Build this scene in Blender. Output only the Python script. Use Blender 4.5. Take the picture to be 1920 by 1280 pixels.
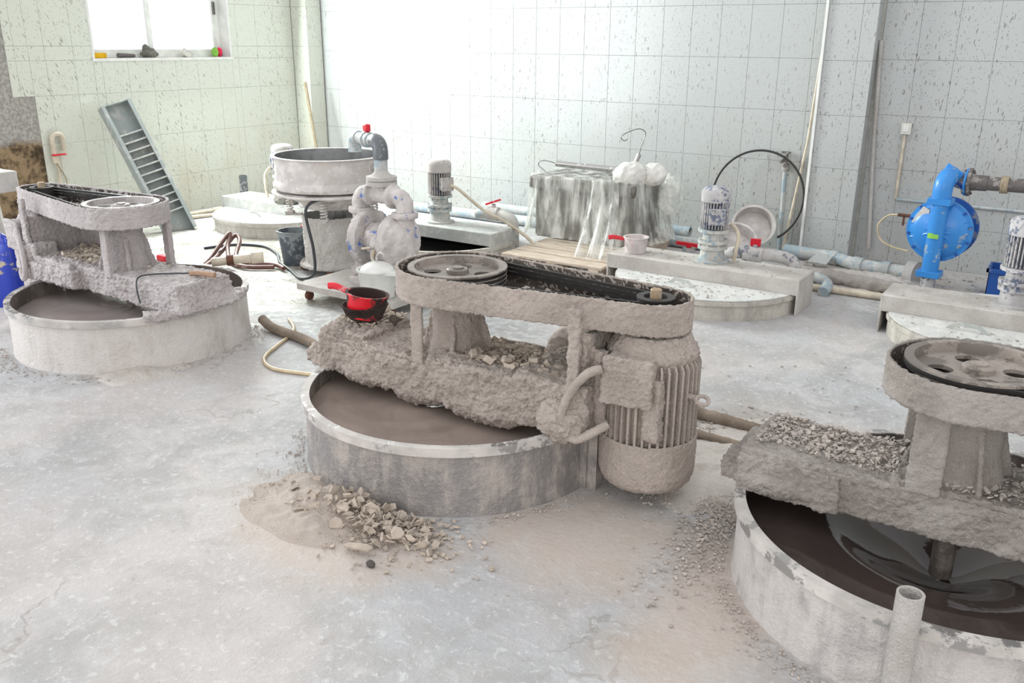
import bpy, bmesh, math, random
from mathutils import Vector, Matrix, noise
PI = math.pi
random.seed(7)
for o in list(bpy.data.objects): bpy.data.objects.remove(o)
scene = bpy.context.scene
col = scene.collection

# ------------------------------------------------------------------ camera
# the room axes: x runs along the long tiled wall, y towards it, z up
YAW, PITCH, ROLL = 0.58309, 0.32618, 0.00759
cam_d = bpy.data.cameras.new('camera')
cam_d.sensor_width = 36.0
cam_d.lens = 1660.25 / 1920 * 36
cam_d.clip_start = 0.05
cam = bpy.data.objects.new('camera', cam_d); col.objects.link(cam)
fw = Vector((-math.sin(YAW) * math.cos(PITCH), math.cos(YAW) * math.cos(PITCH), -math.sin(PITCH)))
rt0 = Vector((math.cos(YAW), math.sin(YAW), 0)); up0 = rt0.cross(fw)
rt = rt0 * math.cos(ROLL) + up0 * math.sin(ROLL); up = -rt0 * math.sin(ROLL) + up0 * math.cos(ROLL)
cam.matrix_world = Matrix(((rt.x, up.x, -fw.x, 0), (rt.y, up.y, -fw.y, 0), (rt.z, up.z, -fw.z, 1.65), (0, 0, 0, 1)))
scene.camera = cam

# ------------------------------------------------------------------ daylight
world = bpy.data.worlds.new('overcast_sky'); scene.world = world; world.use_nodes = True
bg = world.node_tree.nodes['Background']
bg.inputs[0].default_value = (0.97, 0.985, 1.0, 1); bg.inputs[1].default_value = 0.86
def area(name, loc, target, sx, sy, power, color=(1, 1, 1)):
    l = bpy.data.lights.new(name, 'AREA'); l.shape = 'RECTANGLE'; l.size = sx; l.size_y = sy
    l.energy = power; l.color = color
    o = bpy.data.objects.new(name, l); col.objects.link(o); o.location = loc
    o.rotation_euler = (Vector(target) - Vector(loc)).to_track_quat('-Z', 'Y').to_euler()
    return o
area('window_daylight', (-7.5, 5.6, 2.25), (-3.0, 5.6, 1.6), 1.45, 1.5, 275, (0.93, 1.0, 0.97))
area('doorway_daylight', (-7.8, 0.2, 1.7), (-2.0, 1.2, 0.9), 3.6, 3.2, 130, (0.92, 0.96, 1.0))
area('rear_warm_fill', (0.9, -2.6, 1.8), (-0.8, 3.0, 0.4), 3.4, 2.8, 60, (1.0, 0.95, 0.89))  # warm fill lamp added behind the camera to brighten motor and crust fronts
scene.view_settings.view_transform = 'Standard'; scene.view_settings.look = 'None'
scene.view_settings.exposure = 0.45; scene.view_settings.gamma = 1.0
scene.view_settings.use_curve_mapping = False

# ------------------------------------------------------------------ materials
def s2l(c):
    return tuple((((v / 255) + 0.055) / 1.055) ** 2.4 if v / 255 > 0.04045 else v / 255 / 12.92 for v in c) + (1,)
class NT:
    def __init__(s, name):
        s.m = bpy.data.materials.new(name); s.m.use_nodes = True; s.t = s.m.node_tree
        s.b = s.t.nodes['Principled BSDF']; s.out = s.t.nodes['Material Output']
        s.pos = s.n('ShaderNodeNewGeometry').outputs['Position']
    def n(s, typ, **kw):
        nd = s.t.nodes.new(typ)
        for k, v in kw.items(): setattr(nd, k, v)
        return nd
    def set(s, sock, v):
        if hasattr(v, 'is_linked') or isinstance(v, bpy.types.NodeSocket): s.t.links.new(v, sock)
        else: sock.default_value = v
    def noise(s, scale, detail=4, rough=0.55, vec=None, dist=0.0):
        nd = s.n('ShaderNodeTexNoise'); nd.inputs['Scale'].default_value = scale; nd.inputs['Detail'].default_value = detail
        nd.inputs['Roughness'].default_value = rough; nd.inputs['Distortion'].default_value = dist
        s.set(nd.inputs['Vector'], vec if vec is not None else s.pos); return nd.outputs['Fac']
    def voro(s, scale, vec=None, feature='F1', out='Distance', rnd=1.0):
        nd = s.n('ShaderNodeTexVoronoi', feature=feature); nd.inputs['Scale'].default_value = scale
        nd.inputs['Randomness'].default_value = rnd
        s.set(nd.inputs['Vector'], vec if vec is not None else s.pos); return nd.outputs[out]
    def ramp(s, f, a, b, lo=0.0, hi=1.0):
        nd = s.n('ShaderNodeMapRange'); nd.interpolation_type = 'SMOOTHSTEP'
        s.set(nd.inputs['Value'], f); nd.inputs['From Min'].default_value = a; nd.inputs['From Max'].default_value = b
        nd.inputs['To Min'].default_value = lo; nd.inputs['To Max'].default_value = hi; return nd.outputs['Result']
    def mix(s, f, a, b):
        nd = s.n('ShaderNodeMix', data_type='RGBA'); s.set(nd.inputs[0], f); s.set(nd.inputs[6], a); s.set(nd.inputs[7], b)
        return nd.outputs[2]
    def math(s, op, a, b=0.0):
        nd = s.n('ShaderNodeMath', operation=op); s.set(nd.inputs[0], a); s.set(nd.inputs[1], b); return nd.outputs[0]
    def scaled(s, x, y, z, vec=None):
        nd = s.n('ShaderNodeVectorMath', operation='MULTIPLY'); s.set(nd.inputs[0], vec if vec is not None else s.pos)
        nd.inputs[1].default_value = (x, y, z); return nd.outputs[0]
    def xyz(s, vec=None):
        nd = s.n('ShaderNodeSeparateXYZ'); s.set(nd.inputs[0], vec if vec is not None else s.pos); return nd.outputs
    def comb(s, x, y, z):
        nd = s.n('ShaderNodeCombineXYZ')
        s.set(nd.inputs[0], x); s.set(nd.inputs[1], y); s.set(nd.inputs[2], z); return nd.outputs[0]
    def bump(s, h, strength=0.5, dist=0.01, normal=None):
        nd = s.n('ShaderNodeBump'); nd.inputs['Strength'].default_value = strength; nd.inputs['Distance'].default_value = dist
        s.set(nd.inputs['Height'], h)
        if normal is not None: s.set(nd.inputs['Normal'], normal)
        s.set(s.b.inputs['Normal'], nd.outputs[0]); return nd.outputs[0]
    def done(s, color, rough=0.7, metal=0.0, spec=0.5):
        s.set(s.b.inputs['Base Color'], color); s.set(s.b.inputs['Roughness'], rough); s.set(s.b.inputs['Metallic'], metal)
        s.b.inputs['Specular IOR Level'].default_value = spec
        return s.m
def plain(name, rgb, rough=0.6, metal=0.0, var=0.12, spec=0.5):
    t = NT(name); c = s2l(rgb); d = tuple(v * (1 - var * 2) for v in c[:3]) + (1,)
    return t.done(t.mix(t.ramp(t.noise(14, 4), 0.35, 0.65), d, c), rough, metal, spec)
def crusty(name, rgb, dark, bump=0.6, fine=140, pits=0.35):
    t = NT(name); f = t.noise(5, 5, 0.6); g = t.noise(45, 5, 0.65)
    c = t.mix(t.ramp(f, 0.35, 0.68), s2l(dark), s2l(rgb))
    c = t.mix(t.ramp(t.noise(150, 3, 0.7), 0.52, 0.72, 0, 0.6), c, s2l(tuple(min(255, v + 22) for v in rgb)))
    pit = t.noise(85, 4, 0.7)
    c = t.mix(t.ramp(pit, 0.44, 0.28, 0, pits), c, s2l(tuple(v * 0.66 for v in dark)))
    h = t.math('ADD', t.math('MULTIPLY', t.noise(fine, 3, 0.7), 0.8), t.math('MULTIPLY', t.noise(75, 5, 0.75), 1.0))
    t.bump(h, min(1.0, bump * 1.4), 0.018)
    return t.done(c, 0.95, 0.0, 0.15)
def dusted(name, paint, dust, amount=0.5, scale=30, rough=0.55, metal=0.0):
    """paint or metal under a film of dried splashes"""
    t = NT(name); f = t.noise(scale, 6, 0.7); g = t.noise(5, 3, 0.5)
    k = t.math('ADD', f, t.math('MULTIPLY', t.math('SUBTRACT', g, 0.5), 0.6))
    m = t.ramp(k, 0.62 - amount * 0.35, 0.70 - amount * 0.35)
    c = t.mix(m, s2l(paint), t.mix(t.ramp(t.noise(9, 3), 0.3, 0.7), s2l(dust), s2l(tuple(v * 0.86 for v in dust))))
    t.bump(t.math('MULTIPLY', m, t.noise(120, 3)), 0.5, 0.004)
    return t.done(c, t.ramp(m, 0, 1, rough, 0.95), t.ramp(m, 0, 1, metal, 0.0))

def tile_material(name, base, grout_warm, shear):
    t = NT(name); p = t.xyz(); u = t.math('ADD', p[0], p[1]); v = p[2]
    wob = t.noise(9, 3, 0.5)
    us = t.math('ADD', u, t.math('MULTIPLY', t.math('SUBTRACT', wob, 0.5), 0.05))
    us = t.math('ADD', us, t.math('MULTIPLY', v, shear))
    dens = t.noise(0.9, 3, 0.5)
    def spots(su, sv, r0, r1, seed, thr):
        vec = t.comb(t.math('MULTIPLY', us, su), t.math('MULTIPLY', v, sv), seed)
        nd = t.n('ShaderNodeTexVoronoi', feature='F1'); nd.inputs['Scale'].default_value = 1.0; t.set(nd.inputs['Vector'], vec)
        wn = t.xyz(nd.outputs['Color'])
        rad = t.ramp(wn[0], thr, 1.0, 0.0, r1)
        d = t.math('ADD', nd.outputs['Distance'], t.math('MULTIPLY', t.math('SUBTRACT', t.noise(110, 3), 0.5), 0.14))
        return t.ramp(t.math('SUBTRACT', rad, d), -0.02, 0.05)
    a = spots(58, 13, 0, 0.30, 1.3, 0.35)
    b = spots(95, 62, 0, 0.36, 7.1, 0.35)
    c = spots(34, 4.2, 0, 0.15, 3.7, 0.55)
    e = spots(26, 13, 0, 0.22, 9.9, 0.6)
    sm = t.math('MAXIMUM', t.math('MAXIMUM', a, b), t.math('MAXIMUM', c, e))
    sm = t.math('MULTIPLY', sm, t.ramp(dens, 0.30, 0.58, 0.45, 1.0))
    low = t.ramp(v, 0.0, 1.7, 1.0, 0.0)
    film = t.math('MULTIPLY', t.ramp(t.noise(2.2, 5, 0.6), 0.35, 0.75), t.math('MULTIPLY', low, 0.55))
    cc = t.mix(film, s2l(base), s2l(grout_warm))
    cc = t.mix(t.math('MULTIPLY', sm, 0.7), cc, s2l((118, 112, 104)))
    t.bump(sm, 0.4, 0.002)
    return t.done(cc, t.ramp(sm, 0, 1, 0.16, 0.85), 0.0, 0.5)

def floor_material():
    t = NT('concrete_floor'); p = t.xyz()
    n1 = t.noise(0.8, 6, 0.6, dist=0.4); n2 = t.noise(3.5, 7, 0.65, dist=0.6); n3 = t.noise(16, 6, 0.7); n4 = t.noise(60, 4, 0.7)
    c = t.mix(t.ramp(n1, 0.3, 0.7), s2l((174, 176, 179)), s2l((194, 190, 188)))
    c = t.mix(t.ramp(n2, 0.36, 0.62), s2l((164, 163, 162)), c)
    c = t.mix(t.ramp(n3, 0.52, 0.72, 0, 0.55), c, s2l((204, 204, 204)))
    c = t.mix(t.ramp(n3, 0.47, 0.25, 0, 0.5), c, s2l((162, 160, 160)))
    c = t.mix(t.ramp(n4, 0.42, 0.28, 0, 0.5), c, s2l((150, 147, 145)))
    # dark scuffs and specks with shapes of their own
    sc = t.noise(4, 5, 0.7, vec=t.scaled(1.0, 3.2, 1.0), dist=1.2)
    c = t.mix(t.ramp(sc, 0.66, 0.76, 0, 0.55), c, s2l((146, 138, 131)))
    sp = t.ramp(t.voro(26), 0.10, 0.05); keep = t.ramp(t.noise(3.0, 3), 0.52, 0.62)
    c = t.mix(t.math('MULTIPLY', sp, t.math('MULTIPLY', keep, 0.8)), c, s2l((96, 86, 80)))
    c = t.mix(t.ramp(t.noise(0.55, 4, 0.6, dist=0.3), 0.46, 0.62, 0, 0.5), c, s2l((192, 182, 177)))
    scr = t.noise(7, 6, 0.75, vec=t.scaled(0.7, 4.5, 1.0), dist=2.0)
    c = t.mix(t.ramp(scr, 0.60, 0.72, 0, 0.45), c, s2l((206, 206, 206)))
    dw = t.n('ShaderNodeVectorMath', operation='ADD'); t.set(dw.inputs[0], t.pos)
    nw = t.n('ShaderNodeTexNoise'); nw.inputs['Scale'].default_value = 2.5; nw.inputs['Detail'].default_value = 5; t.set(nw.inputs['Vector'], t.pos)
    sw = t.n('ShaderNodeVectorMath', operation='SCALE'); t.set(sw.inputs[0], nw.outputs['Color']); sw.inputs['Scale'].default_value = 0.9; t.set(dw.inputs[1], sw.outputs[0])
    ck = t.ramp(t.voro(1.1, vec=dw.outputs[0], feature='DISTANCE_TO_EDGE'), 0.012, 0.002)
    ck = t.math('MULTIPLY', ck, t.ramp(t.noise(1.3, 3, 0.5), 0.52, 0.62))
    c = t.mix(t.math('MULTIPLY', ck, 0.45), c, s2l((138, 130, 122)))
    bl = t.noise(30, 5, 0.72, dist=0.3)
    c = t.mix(t.ramp(bl, 0.56, 0.63, 0, 0.5), c, s2l((210, 210, 210)))
    c = t.mix(t.ramp(t.noise(11, 6, 0.75, dist=0.8), 0.40, 0.30, 0, 0.45), c, s2l((150, 147, 145)))
    gr = t.noise(130, 3, 0.8)
    c = t.mix(t.ramp(gr, 0.58, 0.72, 0, 0.45), c, s2l((146, 142, 139)))
    # tan dust lying in the front row, beside the motor
    def patch(cx, cy, rx, ry, lo=1.0, hi=0.35):
        dx = t.math('DIVIDE', t.math('SUBTRACT', p[0], cx), rx); dy = t.math('DIVIDE', t.math('SUBTRACT', p[1], cy), ry)
        d = t.math('SQRT', t.math('ADD', t.math('MULTIPLY', dx, dx), t.math('MULTIPLY', dy, dy)))
        d = t.math('ADD', d, t.math('MULTIPLY', t.math('SUBTRACT', n2, 0.5), 1.1))
        return t.ramp(d, lo, hi)
    tan = t.math('MAXIMUM', patch(-1.32, 2.42, 0.52, 0.42), patch(-2.05, 1.98, 0.62, 0.35, 1.05, 0.5))
    tan = t.math('MAXIMUM', tan, patch(-0.75, 2.3, 0.3, 0.9))
    c = t.mix(t.math('MULTIPLY', tan, 0.7), c, s2l((190, 176, 165)))
    c = t.mix(t.math('MULTIPLY', patch(-1.1, 3.5, 0.45, 0.7), 0.6), c, s2l((168, 158, 150)))
    # washed, wet floor between the tanks at the back left
    wet = t.math('MULTIPLY', patch(-5.3, 4.6, 2.4, 1.5, 1.0, 0.6), t.ramp(t.noise(1.6, 4, 0.6, dist=0.5), 0.42, 0.56))
    c = t.mix(t.math('MULTIPLY', wet, 0.8), c, s2l((146, 139, 122)))
    wash = patch(-4.6, 4.3, 2.6, 1.3, 1.0, 0.5)
    c = t.mix(t.math('MULTIPLY', wash, t.ramp(n3, 0.45, 0.6, 0, 0.5)), c, s2l((214, 216, 212)))
    t.bump(t.math('ADD', t.math('MULTIPLY', n3, 1.0), t.math('MULTIPLY', n4, 0.5)), 0.6, 0.012)
    return t.done(c, t.ramp(wet, 0, 1, 0.85, 0.12), 0.0, 0.35)

def tank_material(name, light, steel, amount):
    t = NT(name); st = t.scaled(1, 1, 0.25)
    f = t.noise(5, 6, 0.65, dist=0.4); g = t.noise(14, 5, 0.7, vec=st); h = t.noise(40, 5, 0.7)
    m = t.ramp(t.math('ADD', f, t.math('MULTIPLY', t.math('SUBTRACT', g, 0.5), 0.8)), 0.55 - amount * 0.4, 0.95 - amount * 0.4)
    c = t.mix(m, s2l(steel), s2l(light))
    c = t.mix(t.ramp(h, 0.56, 0.7, 0, 0.4), c, s2l(tuple(min(255, v + 14) for v in light)))
    dr = t.noise(22, 4, 0.6, vec=t.scaled(1, 1, 0.12))
    c = t.mix(t.math('MULTIPLY', t.ramp(dr, 0.68, 0.76), t.ramp(t.noise(2.3, 3), 0.5, 0.62, 0, 0.7)), c, s2l((104, 94, 84)))
    t.bump(t.math('ADD', t.math('MULTIPLY', h, 0.8), t.math('MULTIPLY', m, t.noise(110, 3, 0.7))), 0.7, 0.012)
    return t.done(c, t.ramp(m, 0, 1, 0.42, 0.9), t.ramp(m, 0, 1, 0.35, 0.0))

def slurry_material(name, rgb, rgb2, rough):
    t = NT(name)
    n = t.noise(3.0, 4, 0.6, dist=1.0)
    t.bump(t.noise(26, 3, 0.5), 0.12, 0.004)
    return t.done(t.mix(t.ramp(n, 0.35, 0.65), s2l(rgb), s2l(rgb2)), rough, 0.0, 0.4)

def plastic_film(name):
    t = NT(name); n = t.noise(12, 5, 0.6, vec=t.scaled(1, 1, 0.2))
    tr = t.n('ShaderNodeBsdfTransparent'); tr.inputs[0].default_value = (0.95, 0.96, 0.95, 1)
    mx = t.n('ShaderNodeMixShader'); t.set(mx.inputs[0], t.ramp(n, 0.38, 0.66, 0.10, 0.62))
    t.t.links.new(tr.outputs[0], mx.inputs[1]); t.t.links.new(t.b.outputs[0], mx.inputs[2]); t.t.links.new(mx.outputs[0], t.out.inputs[0])
    t.bump(t.noise(60, 3, 0.6), 0.3, 0.004)
    return t.done(s2l((240, 240, 235)), 0.12, 0.0, 0.6)
def glass_pane(name):
    t = NT(name)
    tr = t.n('ShaderNodeBsdfTransparent'); gl = t.n('ShaderNodeBsdfGlossy'); gl.inputs['Roughness'].default_value = 0.02
    mx = t.n('ShaderNodeMixShader'); mx.inputs[0].default_value = 0.06
    t.t.links.new(tr.outputs[0], mx.inputs[1]); t.t.links.new(gl.outputs[0], mx.inputs[2]); t.t.links.new(mx.outputs[0], t.out.inputs[0])
    return t.m
def wood_material(name, a, b, axis=(18, 2, 18)):
    t = NT(name); n = t.noise(3, 6, 0.65, vec=t.scaled(*axis), dist=0.6)
    t.bump(n, 0.3, 0.004)
    return t.done(t.mix(t.ramp(n, 0.3, 0.7), s2l(a), s2l(b)), 0.85, 0.0, 0.2)
def cement_material():
    t = NT('bare_cement'); n = t.noise(1.4, 5, 0.6, dist=0.5); g = t.noise(40, 5, 0.7); p = t.xyz()
    brown = t.ramp(t.math('ADD', t.math('MULTIPLY', t.math('SUBTRACT', n, 0.5), 1.1), t.ramp(p[2], 1.15, 0.45)), 0.42, 0.62)
    c = t.mix(t.ramp(g, 0.35, 0.65), s2l((140, 136, 131)), s2l((176, 172, 166)))
    c2 = t.mix(t.ramp(t.noise(7, 5, 0.7), 0.38, 0.6), s2l((72, 60, 48)), s2l((152, 130, 102)))
    t.bump(g, 0.7, 0.01)
    return t.done(t.mix(brown, c, c2), 0.95, 0.0, 0.2)

M = {}
M['tile_a'] = tile_material('glazed_tile_left', (207, 210, 199), (200, 189, 168), 0.42)
M['tile_b'] = tile_material('glazed_tile_right', (176, 179, 178), (172, 168, 161), -0.05)
M['grout'] = plain('grout', (190, 189, 183), 0.9)
M['cement'] = cement_material()
M['floor'] = floor_material()
M['crust'] = crusty('dried_slurry_crust', (209, 196, 187), (187, 175, 166))
M['crust_l'] = crusty('dried_slurry_crust_pale', (222, 214, 213), (202, 193, 192))
M['crust_r'] = crusty('dried_slurry_crust_grey', (192, 184, 178), (170, 161, 154))
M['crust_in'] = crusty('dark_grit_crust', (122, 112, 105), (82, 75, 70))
M['crust_w'] = crusty('pale_splash_crust', (222, 217, 213), (200, 194, 188))
M['flake'] = plain('dried_flakes', (190, 177, 164), 0.95, var=0.1, spec=0.1)
M['flake2'] = plain('grey_gravel', (188, 179, 172), 0.95, var=0.1, spec=0.1)
M['powder'] = crusty('spilled_powder', (190, 179, 170), (180, 168, 159), 0.4, pits=0.25)
M['bank'] = crusty('dusty_rubble', (208, 202, 196), (190, 182, 175), 0.35, pits=0.25)
M['tank_m'] = tank_material('dusty_steel_tank', (186, 176, 168), (142, 138, 137), 0.45)
M['tank_l'] = tank_material('pale_splashed_tank', (214, 208, 204), (192, 186, 180), 0.75)
M['tank_r'] = tank_material('white_splashed_tank', (202, 196, 193), (172, 167, 165), 0.75)
M['tank_b'] = tank_material('cream_splashed_tank', (206, 200, 190), (170, 164, 156), 0.7)
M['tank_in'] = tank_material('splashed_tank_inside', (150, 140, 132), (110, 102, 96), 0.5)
M['shade_in'] = plain('dark_tank_inside', (52, 50, 48), 0.8)  # shade of a deep tank put into the colour; the built one is shallow
M['rim'] = dusted('worn_steel_rim', (176, 174, 172), (202, 196, 191), 0.6, 14, 0.35, 0.8)
M['slurry_m'] = slurry_material('brown_slurry', (136, 122, 115), (150, 136, 127), 0.08)
M['slurry_l'] = slurry_material('mauve_slurry', (146, 136, 133), (156, 146, 142), 0.14)
M['slurry_r'] = slurry_material('dark_glossy_slurry', (62, 53, 50), (70, 60, 57), 0.05)
M['pulley'] = dusted('cast_iron_pulley', (118, 110, 104), (164, 154, 146), 0.45, 9, 0.5, 0.2)
M['pulley_l'] = dusted('cast_iron_pulley_pale', (150, 144, 142), (190, 184, 182), 0.55, 9, 0.5, 0.2)
M['rubber'] = plain('black_rubber', (38, 35, 34), 0.55)
M['groove'] = plain('pulley_groove', (48, 44, 42), 0.5)
M['hub'] = dusted('pulley_hub', (118, 110, 104), (164, 154, 146), 0.45, 9, 0.5, 0.2)
M['shaft'] = dusted('shaft_end', (160, 138, 110), (182, 168, 150), 0.4, 40, 0.5, 0.2)
M['lid'] = dusted('dusty_white_lid', (208, 208, 205), (218, 217, 213), 0.5, 50, 0.5, 0.0)
M['galv'] = dusted('galvanised_steel', (176, 180, 178), (202, 202, 197), 0.5, 30, 0.5, 0.1)
M['ladder'] = dusted('galvanised_ladder', (158, 166, 164), (196, 198, 194), 0.3, 16, 0.45, 0.15)
M['beam_dust'] = crusty('dusty_beam_film', (208, 203, 198), (184, 178, 172), 0.35)
M['motor'] = dusted('dusty_motor_paint', (110, 118, 136), (196, 190, 186), 0.72, 34)
M['motor_g'] = dusted('dusty_gearbox', (150, 164, 170), (200, 198, 192), 0.6, 24)
M['motor_b'] = dusted('dusty_blue_motor', (98, 106, 128), (192, 189, 189), 0.68, 40)
M['fin'] = plain('dark_fin_gap', (82, 86, 96), 0.6)
M['cast'] = dusted('splashed_blue_pump', (62, 100, 172), (206, 199, 196), 0.86, 11)
M['blue'] = dusted('bright_blue_paint', (52, 134, 208), (176, 190, 204), 0.04, 18, 0.32)
M['blue_d'] = dusted('deep_blue_paint', (34, 84, 160), (150, 152, 156), 0.12, 18, 0.4)
M['jerry'] = dusted('blue_plastic', (18, 48, 158), (176, 166, 146), 0.02, 10, 0.4)
M['pvc'] = dusted('grey_pvc_pipe', (150, 166, 174), (198, 200, 198), 0.5, 18, 0.4)
M['pvc_d'] = dusted('dark_pvc_elbow', (96, 100, 104), (184, 182, 180), 0.12, 40, 0.35)
M['pipe_dark'] = dusted('dark_stained_pipe', (98, 92, 90), (168, 164, 160), 0.25, 26, 0.5)
M['pvc_w'] = plain('cream_pvc_conduit', (212, 200, 180), 0.45)
M['white'] = plain('white_plastic', (226, 226, 222), 0.4, var=0.05)
M['frame'] = plain('window_frame_white', (232, 234, 228), 0.45, var=0.06)
M['glass'] = glass_pane('window_glass')
M['red'] = dusted('red_plastic', (206, 22, 44), (210, 150, 150), 0.1, 14, 0.35)
M['red_dip'] = dusted('red_plastic_dipped', (208, 18, 36), (58, 44, 40), 0.62, 16, 0.3)
M['bowl_dark'] = crusty('dark_slurry_coat', (104, 94, 88), (58, 48, 44))
M['cup'] = dusted('pinkish_stained_cup', (214, 130, 140), (216, 206, 204), 0.8, 14, 0.4)
M['bucket'] = dusted('dark_grey_bucket', (72, 80, 88), (140, 146, 150), 0.4, 12, 0.5)
M['steel'] = dusted('brushed_steel', (176, 174, 172), (200, 196, 192), 0.15, 30, 0.22, 0.9)
M['bowl_steel'] = dusted('dusty_steel_bowl', (192, 186, 181), (216, 210, 207), 0.6, 12, 0.45, 0.3)
M['bowl_in'] = plain('steel_bowl_inside', (150, 150, 150), 0.35, 0.6)
M['film'] = plastic_film('clear_plastic_film')
M['foam'] = plain('white_foam_wrap', (222, 220, 214), 0.5, var=0.06)
M['crate'] = plain('grey_crate', (122, 118, 112), 0.8, var=0.2)
M['wood'] = wood_material('pale_pallet_wood', (170, 152, 132), (212, 200, 186), (3, 26, 26))
M['handle'] = wood_material('wooden_handle', (142, 112, 92), (178, 150, 128), (10, 40, 40))
M['bamboo'] = wood_material('weathered_stick', (140, 126, 104), (172, 160, 138), (30, 30, 4))
M['hose_br'] = dusted('brown_rubber_hose', (98, 62, 54), (170, 150, 142), 0.12, 24, 0.5)
M['hose_gr'] = crusty('dusty_suction_hose', (160, 146, 132), (130, 116, 104), 0.4)
M['cable'] = plain('black_cable', (62, 64, 68), 0.5)
M['hose_y'] = plain('yellowed_air_hose', (206, 186, 150), 0.4)
M['rust'] = plain('rusty_iron', (112, 72, 56), 0.85, var=0.25)
M['rubble'] = plain('dark_stone', (84, 80, 78), 0.9)
M['wire'] = plain('steel_wire', (120, 118, 114), 0.35, 0.7)
M['yellow'] = plain('yellow_sponge', (226, 176, 24), 0.9)
M['rag'] = plain('grey_rag', (128, 126, 118), 0.95, var=0.2)
M['paper'] = plain('crumpled_paper', (226, 224, 214), 0.9)
M['green'] = plain('green_scrubber', (150, 210, 90), 0.8)
M['pink'] = plain('pink_scrubber', (226, 40, 84), 0.8)
M['switch'] = plain('switch_plate', (216, 216, 206), 0.4, var=0.04)

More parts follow.
